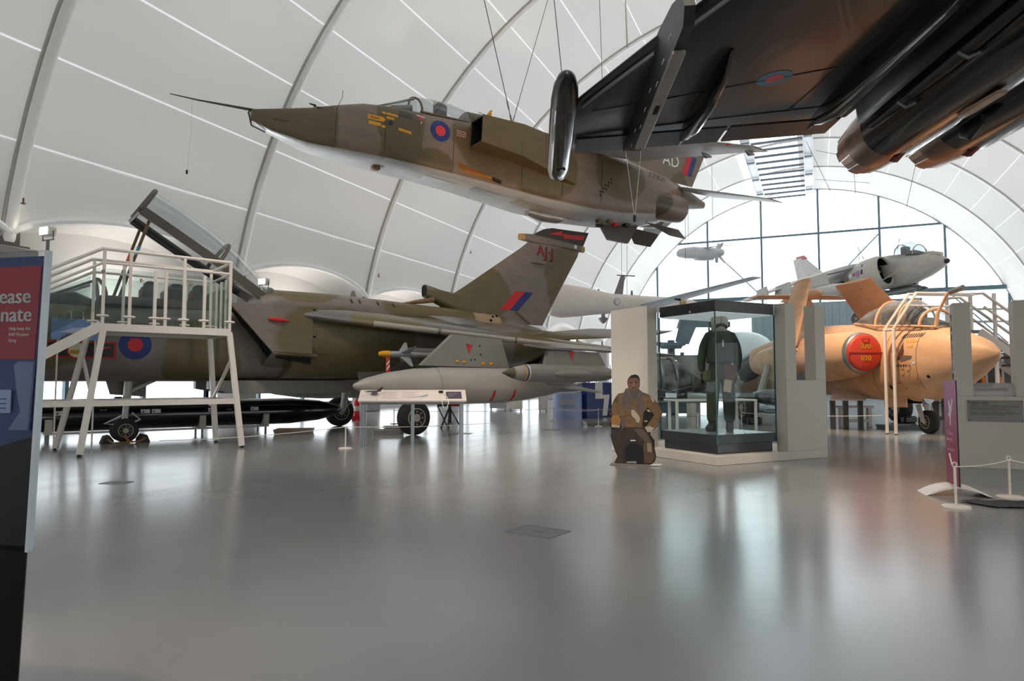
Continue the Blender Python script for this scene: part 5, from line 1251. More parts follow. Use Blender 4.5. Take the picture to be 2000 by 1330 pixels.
marks(lambda u, v: bb(-.3 + u, .57 + v), .12, .03, 'stencil_lettering', MATS['print_grey'], gw, 8)
# chocks and rope at the nose wheel
def chock(label, p, rz):
    t = thing('wheel_chock', label, 'chock', p, rz, 'nose wheel chocks')
    MB().prism([(-.1, 0), (.1, 0), (.05, .13), (-.03, .15), (-.1, .06)], -.16, .16).build('block', mat('chock_dark', (62, 56, 52), .7), t, False)
    MB().lathe([(-.005, .005), (-.003, .02), (.004, .02)], (0, -.161, .07), 'y', 10).build('rope_hole', MATS['dark_void'], t)
nw = TM @ Vector((0, 0, 0))
chock('dark wheel chock against the front of the jet nose wheel', TM @ Vector((-.30, -.1, 0)), math.radians(38 + 180))
chock('dark wheel chock wedged behind the jet nose wheel', TM @ Vector((.31, -.1, 0)), math.radians(38))
rp = [TM @ Vector(p) for p in ((-.3, -.28, .08), (-.24, -.36, .02), (-.05, -.40, .02), (.1, -.38, .02), (.02, -.30, .04), (-.03, -.24, .14), (.05, -.30, .03), (.2, -.34, .02), (.32, -.27, .07))]
tag(MB().tube(rp, .014, 7).build('chock_rope', mat('rope_tan', (170, 126, 82), .9, var=.25, scale=60)), 'tan rope lying between the nose wheel chocks', 'rope')

# drip trays --------------------------------------------------------------
def tray(label, p, w, d, rz, m='alu'):
    t = thing('drip_tray', label, 'drip tray', p, rz)
    MB().box(-w / 2, w / 2, -d / 2, d / 2, 0, .012).build('tray_floor', MATS[m], t, False)
    for a, b in (((-w / 2, -d / 2), (w / 2, -d / 2)), ((w / 2, -d / 2), (w / 2, d / 2)), ((w / 2, d / 2), (-w / 2, d / 2)), ((-w / 2, d / 2), (-w / 2, -d / 2))):
        k = 1.08
        MB().loft([[(a[0], a[1], 0), (a[0] * k, a[1] * k, .10), (a[0] * k * .985, a[1] * k * .985, .10), (a[0] * .985, a[1] * .985, .01)], [(b[0], b[1], 0), (b[0] * k, b[1] * k, .10), (b[0] * k * .985, b[1] * k * .985, .10), (b[0] * .985, b[1] * .985, .01)]]).build('tray_side', MATS[m], t, False)
mat('tray_tan', (172, 156, 140), .4, .4)
tray('tan metal drip tray on the floor left of the small white barrier post', (-4.85, 15.3, 0), .75, .55, .15, 'tray_tan')
tray('flat silver drip tray on the floor left of the main wheel', (-2.72, 15.0, 0), .62, .5, .3)
tray('silver drip tray behind the front tray by the main wheel', (-2.75, 16.2, 0), .5, .4, .3)
tray('grey drip tray on the floor beyond the seated airman standee', (2.35, 18.0, 0), .85, .5, .1)
tray('dark drip tray on the floor below the sand jet', (9.35, 16.6, 0), .8, .5, -.1, 'grey_steel')

# information lectern in front of the main wheel ------------------------------
Lc = thing('information_lectern', 'long low white information lectern on steel legs before the main wheel', 'lectern', (-2.68, 12.02, 0), math.radians(7))
for x, y in ((.05, .03), (.93, .03), (1.80, .03), (.05, .42), (1.80, .42)):
    MB().bbox(x - .03, x + .03, y - .025, y + .025, 0, .78 if y < .2 else .92, .004).build('leg', mat('galvanised', (150, 160, 166), .3, .6), Lc)
MB().bbox(.02, 1.84, .0, .05, .745, .79, .006).build('apron', MATS['grey_steel'], Lc)
ta = math.atan2(.19, .48)
def lp(u, v, h=0):      # point on the sloping top
    return Vector((.0 + u, -.02 + v * math.cos(ta) - h * math.sin(ta), .80 + v * math.sin(ta) + h * math.cos(ta)))
def slab(u0, u1, v0, v1, h0, h1):
    return MB().add([lp(u, v, h) for h in (h0, h1) for u, v in ((u0, v0), (u1, v0), (u1, v1), (u0, v1))], [(0, 3, 2, 1), (4, 5, 6, 7), (0, 1, 5, 4), (1, 2, 6, 5), (2, 3, 7, 6), (3, 0, 4, 7)])
tp = slab(-.02, 1.88, 0, .5, -.015, .012).build('reading_board', mat('board_pink', (222, 208, 200), .45, var=.02), Lc, False)
sc = slab(1.52, 1.80, .08, .40, .012, .018).build('touch_screen', mat('screen_violet', (70, 62, 78), .2), Lc, False)
for i in range(3): slab(1.56, 1.74 - .05 * i, .30 - i * .06, .31 - i * .06, .018, .019).build('screen_text', MATS['print_grey'], sc, False)
for (u0, n, w) in ((.38, 8, .30), (.74, 7, .28)):
    for i in range(n): slab(u0, u0 + w * (1 - .12 * (i % 3)), .40 - i * .045, .408 - i * .045, .012, .0135).build('text_line', mat('faint_ink', (176, 164, 158), .6), tp, False)
MB().add([lp(u, v, .0135) for u, v in ((.86, .16), (1.06, .20), (1.20, .30), (1.19, .20), (1.12, .16))], [(0, 1, 2, 3, 4)]).build('printed_aircraft', MATS['print_grey'], tp, False)
for (u, v) in ((.03, .2), (.30, .05)): MB().lathe([(0, .008), (.006, .006)], lp(u, v, .012), 'z', 8).build('screw', MATS['steel'], tp)
jm = thing('model_aeroplane', 'small dark metal model jet on the left end of the lectern', 'model', (-2.68, 12.02, 0), math.radians(7))
q0 = lp(.2, .30, .06)
def mq(x, y, z): return q0 + Vector((x, y, z))
MB().tube([mq(-.14, 0, .0), mq(-.05, 0, .005), mq(.08, 0, .01), mq(.16, 0, .012)], [.003, .014, .016, .008], 8).build('body', mat('pewter', (70, 64, 60), .4, .5), jm)
MB().loft([foil(mq(.0, -.1, .0), .09, .006), foil(mq(-.06, 0, .01), .16, .008), foil(mq(.0, .1, .0), .09, .006)]).build('wing', MATS['pewter'], jm)
MB().prism([(q0.x + .08, q0.z + .02), (q0.x + .17, q0.z + .085), (q0.x + .2, q0.z + .085), (q0.x + .16, q0.z + .02)], q0.y - .004, q0.y + .004).build('fin', MATS['pewter'], jm, False)
MB().tube([mq(.02, 0, 0), lp(.22, .30, .01)], .005, 6).build('stand_pin', MATS['steel'], jm)
hp = thing('handset', 'black audio handset with white looped lead on the lectern', 'handset', (-2.68, 12.02, 0), math.radians(7))
MB().lathe([(0, .03), (.01, .045), (.03, .045), (.04, .03)], lp(1.43, .36, .012), 'z', 18).build('earpiece', MATS['black'], hp)
MB().tube([lp(1.43, .30, .02), lp(1.44, .1, .03), lp(1.44, -.02, .0), lp(1.47, -.06, -.1), lp(1.52, -.06, -.12), lp(1.56, -.05, -.02), lp(1.55, .05, .03), lp(1.48, .30, .03)], .007, 6).build('lead', MATS['white_mark'], hp)

# low white barrier posts with cords -------------------------------------------
def stanchion(label, p, h=.37, r=.10, parent_ropes=()):
    t = thing('barrier_post', label, 'barrier', (p[0], p[1], 0))
    MB().lathe([(0, r), (.012, r), (.02, r * .9), (.024, .02)], (0, 0, 0), 'z', 24).build('base', wp, t)
    MB().tube([(0, 0, .02), (0, 0, h)], .012, 10).build('post', wp, t)
    MB().tube([(.02 * math.cos(a), 0, h + .02 + .02 * math.sin(a)) for a in [2 * math.pi * i / 12 for i in range(13)]], .006, 6).build('eyelet', wp, t)
    for q in parent_ropes:
        d = Vector((q[0] - p[0], q[1] - p[1], 0)); z1 = q[2]
        pts = [d * (i / 10) + Vector((0, 0, h + (z1 - h) * i / 10 - .10 * (1 - (2 * i / 10 - 1) ** 2) * min(1, d.length / 2.5) * q[3])) for i in range(11)]
        MB().tube(pts, .006, 5).build('cord', wp, t)
stanchion('low white barrier post standing left of the lectern', (-2.86, 11.81), .37, .115, ((-5.9, 11.5, .16, .4), (-.4, 13.4, .34, .3)))
stanchion('far low white barrier post seen below the drop tank', (-3.2, 18.6), .37, .1, ((1.2, 19.9, .37, .6),))
stanchion('thin white barrier post before the pale blue kiosk', (2.21, 17.55), .42, .1, ((1.2, 19.9, .37, .5),))
stanchion('white barrier post just left of the pale blue kiosk', (1.2, 19.9), .37, .1, ((4.0, 20.5, .37, .5),))
stanchion('front white barrier post on the mat beside the maroon banner', (4.06, 6.32), .37, .12, ((4.94, 6.85, .37, .5), (4.45, 7.0, .42, 1.6)))
stanchion('white barrier post before the low wall near the right edge', (4.94, 6.85), .37, .12, ((5.7, 6.2, .37, 1.2), (6.1, 9.1, .3, .4)))
stanchion('white barrier post inside the view of the glass case floor', (3.9, 14.4), .45, .1, ((5.0, 15.6, .4, .6),))
stanchion('white barrier post beyond the glass case on the right', (5.15, 15.4), .45, .1, ((8.2, 15.2, .4, .4),))
# axle stand
A = thing('axle_stand', 'black tripod jack stand on the floor behind the main wheel', 'stand', (-1.55, 17.0, 0), .2)
for (x, y) in ((-.22, -.12), (.28, -.12), (0, .25)):
    MB().bar((0, 0, .52), (x, y, .0), .04, .03).build('leg', MATS['black'], A, False)
MB().bar((-.3, 0, .56), (.25, 0, .56), .05, .05).build('cross_bar', MATS['black'], A, False)
MB().tube([(.02, 0, .56), (.02, 0, .12)], .03, 10).build('screw_jack', MATS['black'], A)
MB().lathe([(.10, .09), (.12, .09), (.13, .03)], (.02, 0, 0), 'z', 14).build('jack_foot', MATS['grey_steel'], A)
MB().bar((-.3, 0, .56), (-.05, -.1, .02), .035, .025).build('leg', MATS['black'], A, False)
MB().tube([(.0, -.04, .57), (.2, -.04, .57)], .035, 10).build('red_grip', MATS['red'], A)
X = thing('fire_extinguisher', 'red fire extinguisher standing behind the long black weapon', 'extinguisher', (-4.62, 20.4, 0))
MB().lathe([(.12, .085), (.14, .10), (.52, .10), (.60, .06), (.64, .03)], (0, 0, 0), 'z', 20).build('cylinder', mat('extinguisher_red', (224, 44, 48), .35), X)
MB().lathe([(.28, .101), (.42, .101)], (0, 0, 0), 'z', 20, caps=False).build('label', MATS['white_mark'], X)
MB().bar((0, 0, .64), (.1, 0, .68), .03, .02).build('handle', MATS['black'], X, False)
MB().box(-.12, .12, -.12, .12, 0, .12).build('stand', MATS['red'], X, False)

# kiosk and blue display wall beyond the drop tank ------------------------------
Kk = thing('kiosk', 'pale blue drum kiosk with a tilted screen beyond the drop tank', 'kiosk', (1.75, 21.6, 0))
MB().lathe([(0, .46), (.72, .46), (.78, .46)], (0, 0, 0), 'z', 32).build('drum', mat('pale_blue_board', (170, 184, 224), .5, var=.06), Kk)
MB().prism([(-.35, .76), (.42, .80), (.62, 1.16), (-.1, 1.10)], -.06, 0).build('screen_frame', MATS['white_mark'], Kk, False)
MB().prism([(-.22, .82), (.36, .85), (.50, 1.10), (-.05, 1.05)], -.066, -.06).build('screen', mat('screen_grey', (128, 140, 148), .2), Kk, False)
MB().prism([(-.28, .42), (.2, .42), (.2, .6), (-.28, .6)], -.475, -.465).build('graphic', mat('graphic_grey', (196, 200, 206), .5), Kk, False)
Bd = thing('display_block', 'deep blue display block with big white lettering beside the kiosk', 'display', (2.34, 21.42, 0), math.radians(48))
MB().bbox(0, 2.6, 0, .5, 0, 1.12, .01).build('block', mat('deep_blue', (22, 46, 112), .45), Bd)
MB().prism([(.45, 1.12), (.85, 1.12), (.85, .72), (1.25, .72), (1.1, .05), (.85, .05), (.95, .6), (.45, .6)], -.01, 0).build('white_letter', MATS['white_mark'], Bd, False)
MB().box(1.2, 2.5, -.02, 0, .05, .13).build('red_strip', mat('strip_red', (196, 60, 70), .5), Bd, False)
# far white display stands by the left wall
for i, (x, y, w, h, lab) in enumerate(((-.1, 26.5, .5, 1.1, 'narrow white display board far beyond the lectern legs'), (1.0, 26.0, .35, 1.0, 'slim white far display pillar left of the kiosk'), (-.9, 27.5, .7, 1.0, 'far grey display board behind the axle stand'))):
    t = thing('display_board', lab, 'display', (x, y, 0), -.3)
    MB().bbox(0, w, 0, .12, .08, h, .01).build('board', MATS['off_white'] if i != 2 else MATS['print_grey'], t)
    for xx in (.05, w - .05): MB().bar((xx, .06, 0), (xx, .06, .1), .05).build('foot', MATS['grey_steel'], t, False)
# ------------------------------------------------------------------ showcase on an angled plinth
CB = (2.8, 9.39, 0); CR = math.radians(28.1)
cb = MATS['cream_board']
S = thing('showcase_plinth', 'cream angled plinth with tall side walls around the glass showcase', 'plinth', CB, CR)
MB().bbox(0, 2.27, 0, 2.4, 0, .13, .006).build('base', cb, S)
MB().bbox(0, .2, 1.45, 2.4, .13, 2.34, .006).build('side_wall', cb, S)
MB().bbox(1.40, 2.27, 0, .2, .13, 1.17, .004).build('notched_wall', cb, S)
MB().bbox(1.40, 1.62, 0, .2, 1.17, 2.31, .004).build('upright', cb, S)
MB().bbox(2.05, 2.27, 0, .2, 1.17, 2.31, .004).build('upright', cb, S)
G_ = thing('glass_showcase', 'tall glass showcase with black base holding a flying suit', 'showcase', CB, CR)
bk = mat('case_black', (24, 25, 28), .25, 0, var=.1, coat=.3)
g0, g1, h1 = .12, 1.30, 1.30
MB().bbox(g0 + .04, g1 - .04, g0 + .04, h1 - .04, .13, .27, .005).build('case_base', bk, G_)
MB().bbox(g0 + .006, g1 - .006, g0 + .006, h1 - .006, .27, .40, .004).build('case_floor', mat('case_floor_dark', (40, 40, 43), .3), G_)
MB().box(g0 + .02, g1 - .02, g0 + .02, h1 - .02, .40, .404).build('case_floor_liner', mat('liner_grey', (120, 126, 132), .25), G_, False)
MB().bbox(g0, g1, g0, h1, 2.14, 2.30, .006).build('case_head', bk, G_)
MB().box(g0 + .03, g1 - .03, g0 + .03, h1 - .03, 2.125, 2.14).build('light_diffuser', mat('diffuser', (220, 226, 232), .6, emit=.25), G_, False)
cg_ = MATS['case_glass']
for a in ((g0, g1, g0, g0 + .01), (g0, g1, h1 - .01, h1), (g0, g0 + .01, g0, h1), (g1 - .01, g1, g0, h1)):
    MB().box(a[0], a[1], a[2], a[3], .27, 2.14).build('glass_pane', cg_, G_, False)
edge = mat('glass_edge', (44, 84, 82), .15)
for (x, y) in ((g0, g0), (g1, g0), (g0, h1), (g1, h1)):
    MB().bar((x, y, .27), (x, y, 2.14), .014, .014).build('glass_edge', edge, G_, False)
for (x, y) in ((.16, .75), (.7, .155)):
    MB().lathe([(0, .012), (.015, .012)], (x, y, .402), 'z', 10).build('screw_cap', MATS['steel'], G_)
MB().lathe([(-.005, .004), (0, .022), (.01, .022)], (.118, .62, 2.17), 'x', 12).build('lock', MATS['steel'], G_)

# dressed mannequin seen from behind -------------------------------------------
def skin_mesh(name, V, E, rad, m, parent, root=0, sub=2):
    me = bpy.data.meshes.new(name); me.from_pydata([tuple(v) for v in V], E, [])
    ob = bpy.data.objects.new(name, me); COL.objects.link(ob)
    md_ = ob.modifiers.new('s', 'SKIN'); md_.use_smooth_shade = True
    sv = me.skin_vertices[0].data
    for i, r in enumerate(rad):
        r = r if isinstance(r, tuple) else (r, r); sv[i].radius = r; sv[i].use_root = (i == root)
    sm_ = ob.modifiers.new('d', 'SUBSURF'); sm_.levels = sub; sm_.render_levels = sub
    dg = bpy.context.evaluated_depsgraph_get(); nm = bpy.data.meshes.new_from_object(ob.evaluated_get(dg))
    bpy.data.objects.remove(ob); bpy.data.meshes.remove(me)
    nm.materials.clear(); nm.materials.append(m); nm.shade_smooth()
    return link(name, nm, parent)
suit = camo('flying_suit_green', (74, 76, 60), (58, 62, 54), [((0, 0, 1.3), (.3, .3, .28)), ((.12, 0, .5), (.12, .3, .3))], .85, .35, wob=.15)
boots_m = mat('boot_black', (34, 30, 30), .5)
Mq = thing('mannequin', 'flying suit mannequin with pale helmet standing with its back turned', 'mannequin', (3.14, 10.30, .404), math.radians(-4))
V = [(0, 0, .92), (0, .0, 1.08), (0, -.01, 1.28), (0, -.02, 1.42), (0, 0, 1.50), (0, .02, 1.58),                # 0-5 spine, neck
     (-.10, 0, .86), (-.12, 0, .50), (-.13, .02, .12),                                                     # 6-8 left leg
     (.10, 0, .86), (.12, 0, .50), (.13, .02, .12),                                                        # 9-11 right leg
     (-.17, -.01, 1.42), (-.235, 0, 1.30), (-.275, .02, 1.08), (-.25, .10, .88),                              # 12-15 left arm
     (.17, -.01, 1.42), (.235, 0, 1.30), (.275, .02, 1.08), (.25, .10, .88)]                                  # 16-19 right arm
E_ = [(0, 1), (1, 2), (2, 3), (3, 4), (4, 5), (0, 6), (6, 7), (7, 8), (0, 9), (9, 10), (10, 11), (3, 12), (12, 13), (13, 14), (14, 15), (3, 16), (16, 17), (17, 18), (18, 19)]
Rd = [(.17, .125), (.165, .115), (.185, .125), (.15, .10), .065, .06, .115, .10, .085, .115, .10, .085, .085, .078, .068, .05, .085, .078, .068, .05]
skin_mesh('body', V, E_, Rd, suit, Mq)
# life vest, collar, belt pack, boots, gloves, helmet
vest = mat('vest_olive', (70, 72, 62), .8, var=.2, scale=20)
MB().loft([[(w * math.cos(a), d * math.sin(a) - .01, z) for a in [2 * math.pi * i / 24 for i in range(24)]] for z, w, d in ((1.02, .185, .14), (1.06, .20, .155), (1.2, .205, .16), (1.36, .205, .15), (1.46, .16, .13), (1.50, .10, .10))], False, False).build('life_vest', vest, Mq)
MB().tube([(.13 * math.cos(a), .10 * math.sin(a) - .01, 1.47 + .03 * math.sin(a)) for a in [2 * math.pi * i / 20 for i in range(21)]], .045, 10).build('vest_collar', vest, Mq)
MB().tube([(.19 * math.cos(a), .15 * math.sin(a) - .01, 1.04) for a in [2 * math.pi * i / 24 for i in range(25)]], .018, 8).build('waist_belt', mat('webbing', (58, 58, 46), .85), Mq)
MB().bbox(-.04, .05, -.19, -.15, 1.22, 1.44, .02).build('back_pouch', vest, Mq)
MB().bbox(-.005, .01, -.20, -.19, 1.26, 1.36, .003).build('zip_tag', MATS['white_mark'], Mq)
MB().bbox(-.26, -.14, -.10, .04, .74, .92, .03).build('thigh_pocket', mat('pocket_olive', (104, 102, 70), .85), Mq)
pk = mat('harness_brown', (104, 60, 46), .85, var=.2)
MB().loft([[(.02, -.15, 1.0), (.20, -.13, 1.0), (.20, -.10, 1.0), (.02, -.11, 1.0)], [(.03, -.17, .86), (.19, -.16, .86), (.19, -.11, .86), (.03, -.11, .86)], [(.06, -.15, .74), (.15, -.15, .74), (.15, -.12, .74), (.06, -.12, .74)]]).build('seat_harness', pk, Mq)
MB().add([(.02, -.165, .78), (.13, -.168, .76), (.11, -.17, .58), (.0, -.167, .60)], [(0, 1, 2, 3)]).build('paper_tag', mat('paper_tan', (198, 176, 148), .8), Mq, False)
for s in (-1, 1):
    b = MB().loft([sec(-.10, .0, .03, .04, n=3, N=16), sec(-.08, 0, .10, .05, n=3, N=16), sec(-.02, 0, .16, .055, n=3, N=16), sec(.06, 0, .12, .055, n=3, N=16), sec(.15, 0, .07, .05, n=3, N=16), sec(.19, 0, .04, .03, n=3, N=16)])
    b.tf(Matrix.Translation((s * .13, .02, 0)) @ Matrix.Rotation(math.pi / 2 - s * .15, 4, 'Z'))
    b.lathe([(.10, .052), (.22, .06), (.25, .058)], (s * .13, .02, 0), 'z', 16)
    b.build('boot', boots_m, Mq)
    hv = [(s * .25, .10, .88), (s * .245, .12, .81)]
    he = [(0, 1)]; hr_ = [.032, .04]
    for i, (dx, L_) in enumerate(((-.03, .075), (-.01, .09), (.01, .085), (.03, .07))):
        k = len(hv); hv += [(s * .243 + dx * .6, .125 + dx * .5, .775), (s * .24 + dx * .7, .135 + dx * .5, .775 - L_ * .55), (s * .232 + dx * .7, .13 + dx * .5, .775 - L_)]
        he += [(1, k), (k, k + 1), (k + 1, k + 2)]; hr_ += [.012, .010, .008]
    k = len(hv); hv += [(s * .215, .13, .82), (s * .205, .14, .77)]; he += [(1, k), (k, k + 1)]; hr_ += [.012, .009]
    skin_mesh('glove', hv, he, hr_, mat('glove_leather', (70, 60, 48), .7), Mq, 0, 1)
hl = mat('helmet_cream', (178, 170, 160), .35, var=.08)
MB().loft([[(w * math.cos(a), d * math.sin(a) + .02, z) for a in [2 * math.pi * i / 24 for i in range(24)]] for z, w, d in ((1.50, .105, .11), (1.56, .125, .135), (1.64, .135, .145), (1.70, .125, .135), (1.75, .09, .10), (1.775, .03, .035))]).build('helmet', hl, Mq)
MB().tube([(.08 * math.cos(a), -.105 - .01 * math.sin(a), 1.545 + .05 * math.sin(a)) for a in [math.pi * i / 10 for i in range(11)]], .025, 8).build('nape_pad', MATS['black'], Mq)
MB().bbox(-.055, .055, -.10, -.06, 1.46, 1.56, .02).build('nape_strap', mat('strap_grey', (150, 146, 140), .6), Mq)
for s in (-1, 1): MB().lathe([(-.02, .03), (-.015, .045), (.02, .045)], (s * .135, .02, 1.61), 'x', 14).build('ear_cup', mat('helmet_dark', (110, 104, 98), .5), Mq)
MB().bbox(-.012, .012, -.128, -.115, 1.60, 1.73, .004).build('helmet_stripe', MATS['strap_grey'], Mq)

# flat standee of a crouching airman ------------------------------------------
Ct = thing('standee', 'flat cardboard standee of a crouching airman in brown flying kit', 'standee', (1.70, 9.50, 0), math.radians(-14))
def zx(p): return ((p[0] / 7 - 55) * .00725, (181 - p[1] / 7) * .00713)
def flat(pts, name, m, y0, par, y1=None):
    return MB().prism([zx(p) for p in pts], y0, y1 if y1 is not None else y0 + .0012).build(name, m, par, False)
outline = [(110, 1245), (150, 1150), (125, 1105), (90, 1000), (60, 890), (75, 780), (50, 720), (60, 640), (75, 480), (110, 390), (165, 305), (245, 290), (265, 240), (305, 225), (288, 160), (300, 100), (340, 55), (395, 40), (440, 60), (458, 110), (455, 200), (440, 238), (490, 285), (560, 310), (640, 370), (720, 480), (750, 560), (720, 650), (690, 730), (640, 790), (570, 820), (600, 880), (640, 930), (640, 1040), (660, 1150), (640, 1210), (600, 1250)]
bd = flat(outline, 'board', mat('board_black', (14, 12, 12), .7), .0, Ct, .022)
khaki = mat('kit_khaki', (112, 86, 58), .7, var=.25, scale=14); dark = mat('kit_dark', (52, 44, 40), .7, var=.3, scale=16); skin_ = mat('skin_brown', (112, 78, 66), .6, var=.12, scale=20)
grey_v = mat('kit_grey', (92, 82, 78), .7, var=.2, scale=18); glove_ = mat('kit_glove', (170, 160, 142), .7, var=.1)
shapes = [
    ([(110, 1240), (150, 1150), (125, 1105), (90, 1000), (62, 890), (80, 800), (240, 760), (520, 740), (600, 900), (640, 1040), (655, 1150), (600, 1245)], dark, 'printed_trousers'),
    ([(75, 600), (80, 480), (115, 390), (165, 308), (245, 292), (300, 320), (500, 300), (560, 315), (640, 372), (718, 480), (745, 560), (690, 725), (640, 785), (520, 760), (580, 680), (640, 590), (560, 480), (500, 560), (480, 760), (240, 760), (190, 600)], khaki, 'printed_jacket'),
    ([(250, 300), (262, 245), (310, 228), (330, 300), (350, 420), (340, 520), (290, 510), (200, 500), (215, 360)], grey_v, 'printed_vest'),
    ([(440, 240), (490, 288), (500, 330), (500, 560), (420, 560), (410, 430), (430, 330)], grey_v, 'printed_vest'),
    ([(310, 230), (330, 300), (380, 400), (430, 330), (442, 240), (400, 265), (350, 262)], mat('kit_shirt', (84, 76, 74), .7), 'printed_shirt'),
    ([(292, 170), (302, 105), (340, 90), (400, 85), (450, 110), (453, 190), (438, 238), (400, 266), (350, 264), (310, 232)], skin_, 'printed_face'),
    ([(296, 150), (300, 100), (340, 55), (395, 42), (440, 60), (456, 112), (452, 130), (430, 95), (360, 82), (312, 100)], mat('print_hair', (30, 24, 24), .7), 'printed_hair'),
    ([(325, 150), (362, 145), (362, 158), (325, 162)], mat('print_eye', (38, 26, 24), .6), 'printed_eye'), ([(392, 145), (430, 145), (430, 158), (392, 158)], MATS['print_eye'], 'printed_eye'),
    ([(365, 150), (388, 150), (398, 198), (375, 206), (355, 198)], mat('print_nose', (132, 94, 80), .6), 'printed_nose'), ([(345, 222), (375, 214), (408, 220), (408, 232), (375, 238), (345, 232)], mat('print_mouth', (96, 56, 52), .6), 'printed_mouth'),
    ([(78, 600), (200, 520), (340, 525), (345, 600), (210, 610), (80, 640)], khaki, 'printed_sleeve'),
    ([(340, 525), (375, 525), (440, 600), (455, 650), (440, 695), (405, 690), (395, 650), (345, 605)], glove_, 'printed_glove'),
    ([(515, 755), (580, 738), (640, 770), (600, 810), (550, 822)], glove_, 'printed_glove'),
    ([(65, 640), (105, 595), (170, 595), (200, 650), (190, 740), (110, 770), (75, 740)], mat('kit_knee', (150, 108, 62), .7, var=.12), 'printed_knee'),
    ([(75, 725), (185, 738), (185, 768), (80, 762)], glove_, 'printed_strap'),
    ([(200, 640), (230, 620), (250, 640), (240, 760), (205, 800)], grey_v, 'printed_strap'),
    ([(370, 780), (470, 770), (560, 860), (600, 960), (520, 960), (440, 880)], mat('kit_lap', (88, 74, 64), .7, var=.2), 'printed_leg'),
    ([(495, 960), (600, 960), (620, 1100), (640, 1150), (600, 1240), (500, 1240)], mat('kit_brown', (86, 68, 54), .7, var=.2), 'printed_leg'),
    ([(540, 965), (598, 970), (605, 1090), (548, 1080)], mat('kit_sand', (140, 124, 100), .7), 'printed_pocket'),
    ([(250, 1060), (290, 990), (380, 960), (460, 1000), (495, 1080), (490, 1240), (270, 1240)], mat('print_helmet', (26, 24, 24), .4), 'printed_helmet'),
    ([(325, 930), (392, 930), (392, 944), (325, 944)], MATS['white_mark'], 'printed_tag'), ([(275, 1220), (400, 1215), (400, 1240), (275, 1240)], MATS['print_grey'], 'printed_tag'),
    ([(120, 390), (160, 330), (165, 410), (140, 418)], mat('kit_badge', (64, 72, 66), .6), 'printed_badge'), ([(590, 345), (630, 360), (650, 410), (625, 420)], glove_, 'printed_badge'),
    ([(540, 520), (575, 515), (598, 552), (560, 545)], glove_, 'printed_buckle'), ([(510, 668), (550, 662), (550, 682), (512, 684)], glove_, 'printed_buckle'),
    ([(110, 1235), (160, 1160), (230, 1180), (240, 1240)], mat('print_boot', (60, 46, 40), .6), 'printed_boot')]
for i, (p, m_, n_) in enumerate(shapes):
    flat(p, n_, m_, -.0016 - i * .00045, bd, .0)
MB().bbox(-.34, .30, -.10, .12, 0, .012, .004).build('foot_plate', mat('foot_grey', (120, 112, 104), .6), Ct)
MB().prism([(.20, .013), (.34, .013), (.36, .03), (.24, .03)], -.09, -.05).build('foot_label', MATS['white_mark'], Ct, False)
MB().bar((.2, .11, .01), (.2, .015, .45), .02, .01).build('prop', MATS['board_black'], Ct, False)

# ------------------------------------------------------------------ notched wall at the right with its signs
Wl = thing('gallery_wall', 'cream freestanding gallery wall with a cut out notch at right', 'wall', (6.01, 9.28, 0), math.radians(-26.1))
MB().bbox(0, 1.5, 0, .3, 0, .95, .004).build('lower_wall', cb, Wl)
MB().bbox(0, .205, 0, .3, .95, 2.22, .004).build('upright', cb, Wl)
MB().bbox(.68, 1.5, 0, .3, .95, 2.22, .004).build('upright', cb, Wl)
for i, ch in enumerate('MARITIME'):
    lettering(ch, .17, lambda u, v, i=i: (-.003, .15 - u, 1.98 - i * .135 + v * .8), 'wall_letter', mat('letter_navy', (36, 36, 66), .6), Wl, 'CENTER', bold=.008)
MB().box(-.012, 0, .05, .2, .83, .93).build('wall_label', MATS['print_grey'], Wl, False)
Sg = thing('text_panel', 'grey text panel headed MARITIME screwed to the gallery wall', 'sign', (6.01, 9.28, 0), math.radians(-26.1))
sp_ = MB().bbox(.13, .74, -.014, -.002, .62, .90, .003).build('panel', mat('panel_grey', (150, 144, 138), .4, .1), Sg)
lettering('MARITIME', .052, lambda u, v: (.16 + u * .9, -.0152, .845 + v), 'heading', MATS['print_dark'], sp_)
MB().box(.16, .71, -.0155, -.014, .828, .832).build('rule', MATS['print_dark'], sp_, False)
for i in range(6):
    z = .808 - i * .018 - (.012 if i > 2 else 0)
    MB().box(.16, .70 - .05 * ((i * 7) % 4), -.0155, -.014, z, z + .006).build('text_line', mat('ink_soft', (92, 86, 82), .6), sp_, False)
for (x, z) in ((.145, .885), (.725, .885), (.145, .635), (.725, .635)): MB().lathe([(-.02, .006), (-.012, .008)], (x, 0, z), 'y', 8).build('screw', MATS['print_dark'], sp_)
Cd = thing('exhibit_label', 'white exhibit label with two line heading inside the wall notch', 'label', (6.01, 9.28, 0), math.radians(-26.1))
cdp = MB().add([(.215, .05, .965), (.67, .05, .965), (.67, .16, 1.13), (.215, .16, 1.13), (.215, .07, .955), (.67, .07, .955), (.67, .18, 1.12), (.215, .18, 1.12)], [(0, 1, 2, 3), (7, 6, 5, 4), (0, 4, 5, 1), (1, 5, 6, 2), (2, 6, 7, 3), (3, 7, 4, 0)]).build('card', mat('card_white', (216, 206, 204), .5), Cd, False)
def cdpt(u, t): return (u, .05 + .11 * t - .003, .965 + .165 * t + .002)
for i, tx in enumerate(('HAWKER SIDDELEY', 'BUCCANEER S2B')):
    lettering(tx, .028, lambda u, v, i=i: cdpt(.23 + u * .95, .84 - i * .15 + v / .2), 'heading', MATS['print_dark'], cdp)
for i in range(3): MB().add([cdpt(.23, .55 - i * .1), cdpt(.6, .55 - i * .1), cdpt(.6, .58 - i * .1), cdpt(.23, .58 - i * .1)], [(0, 1, 2, 3)]).build('text_line', MATS['ink_soft'], cdp, False)
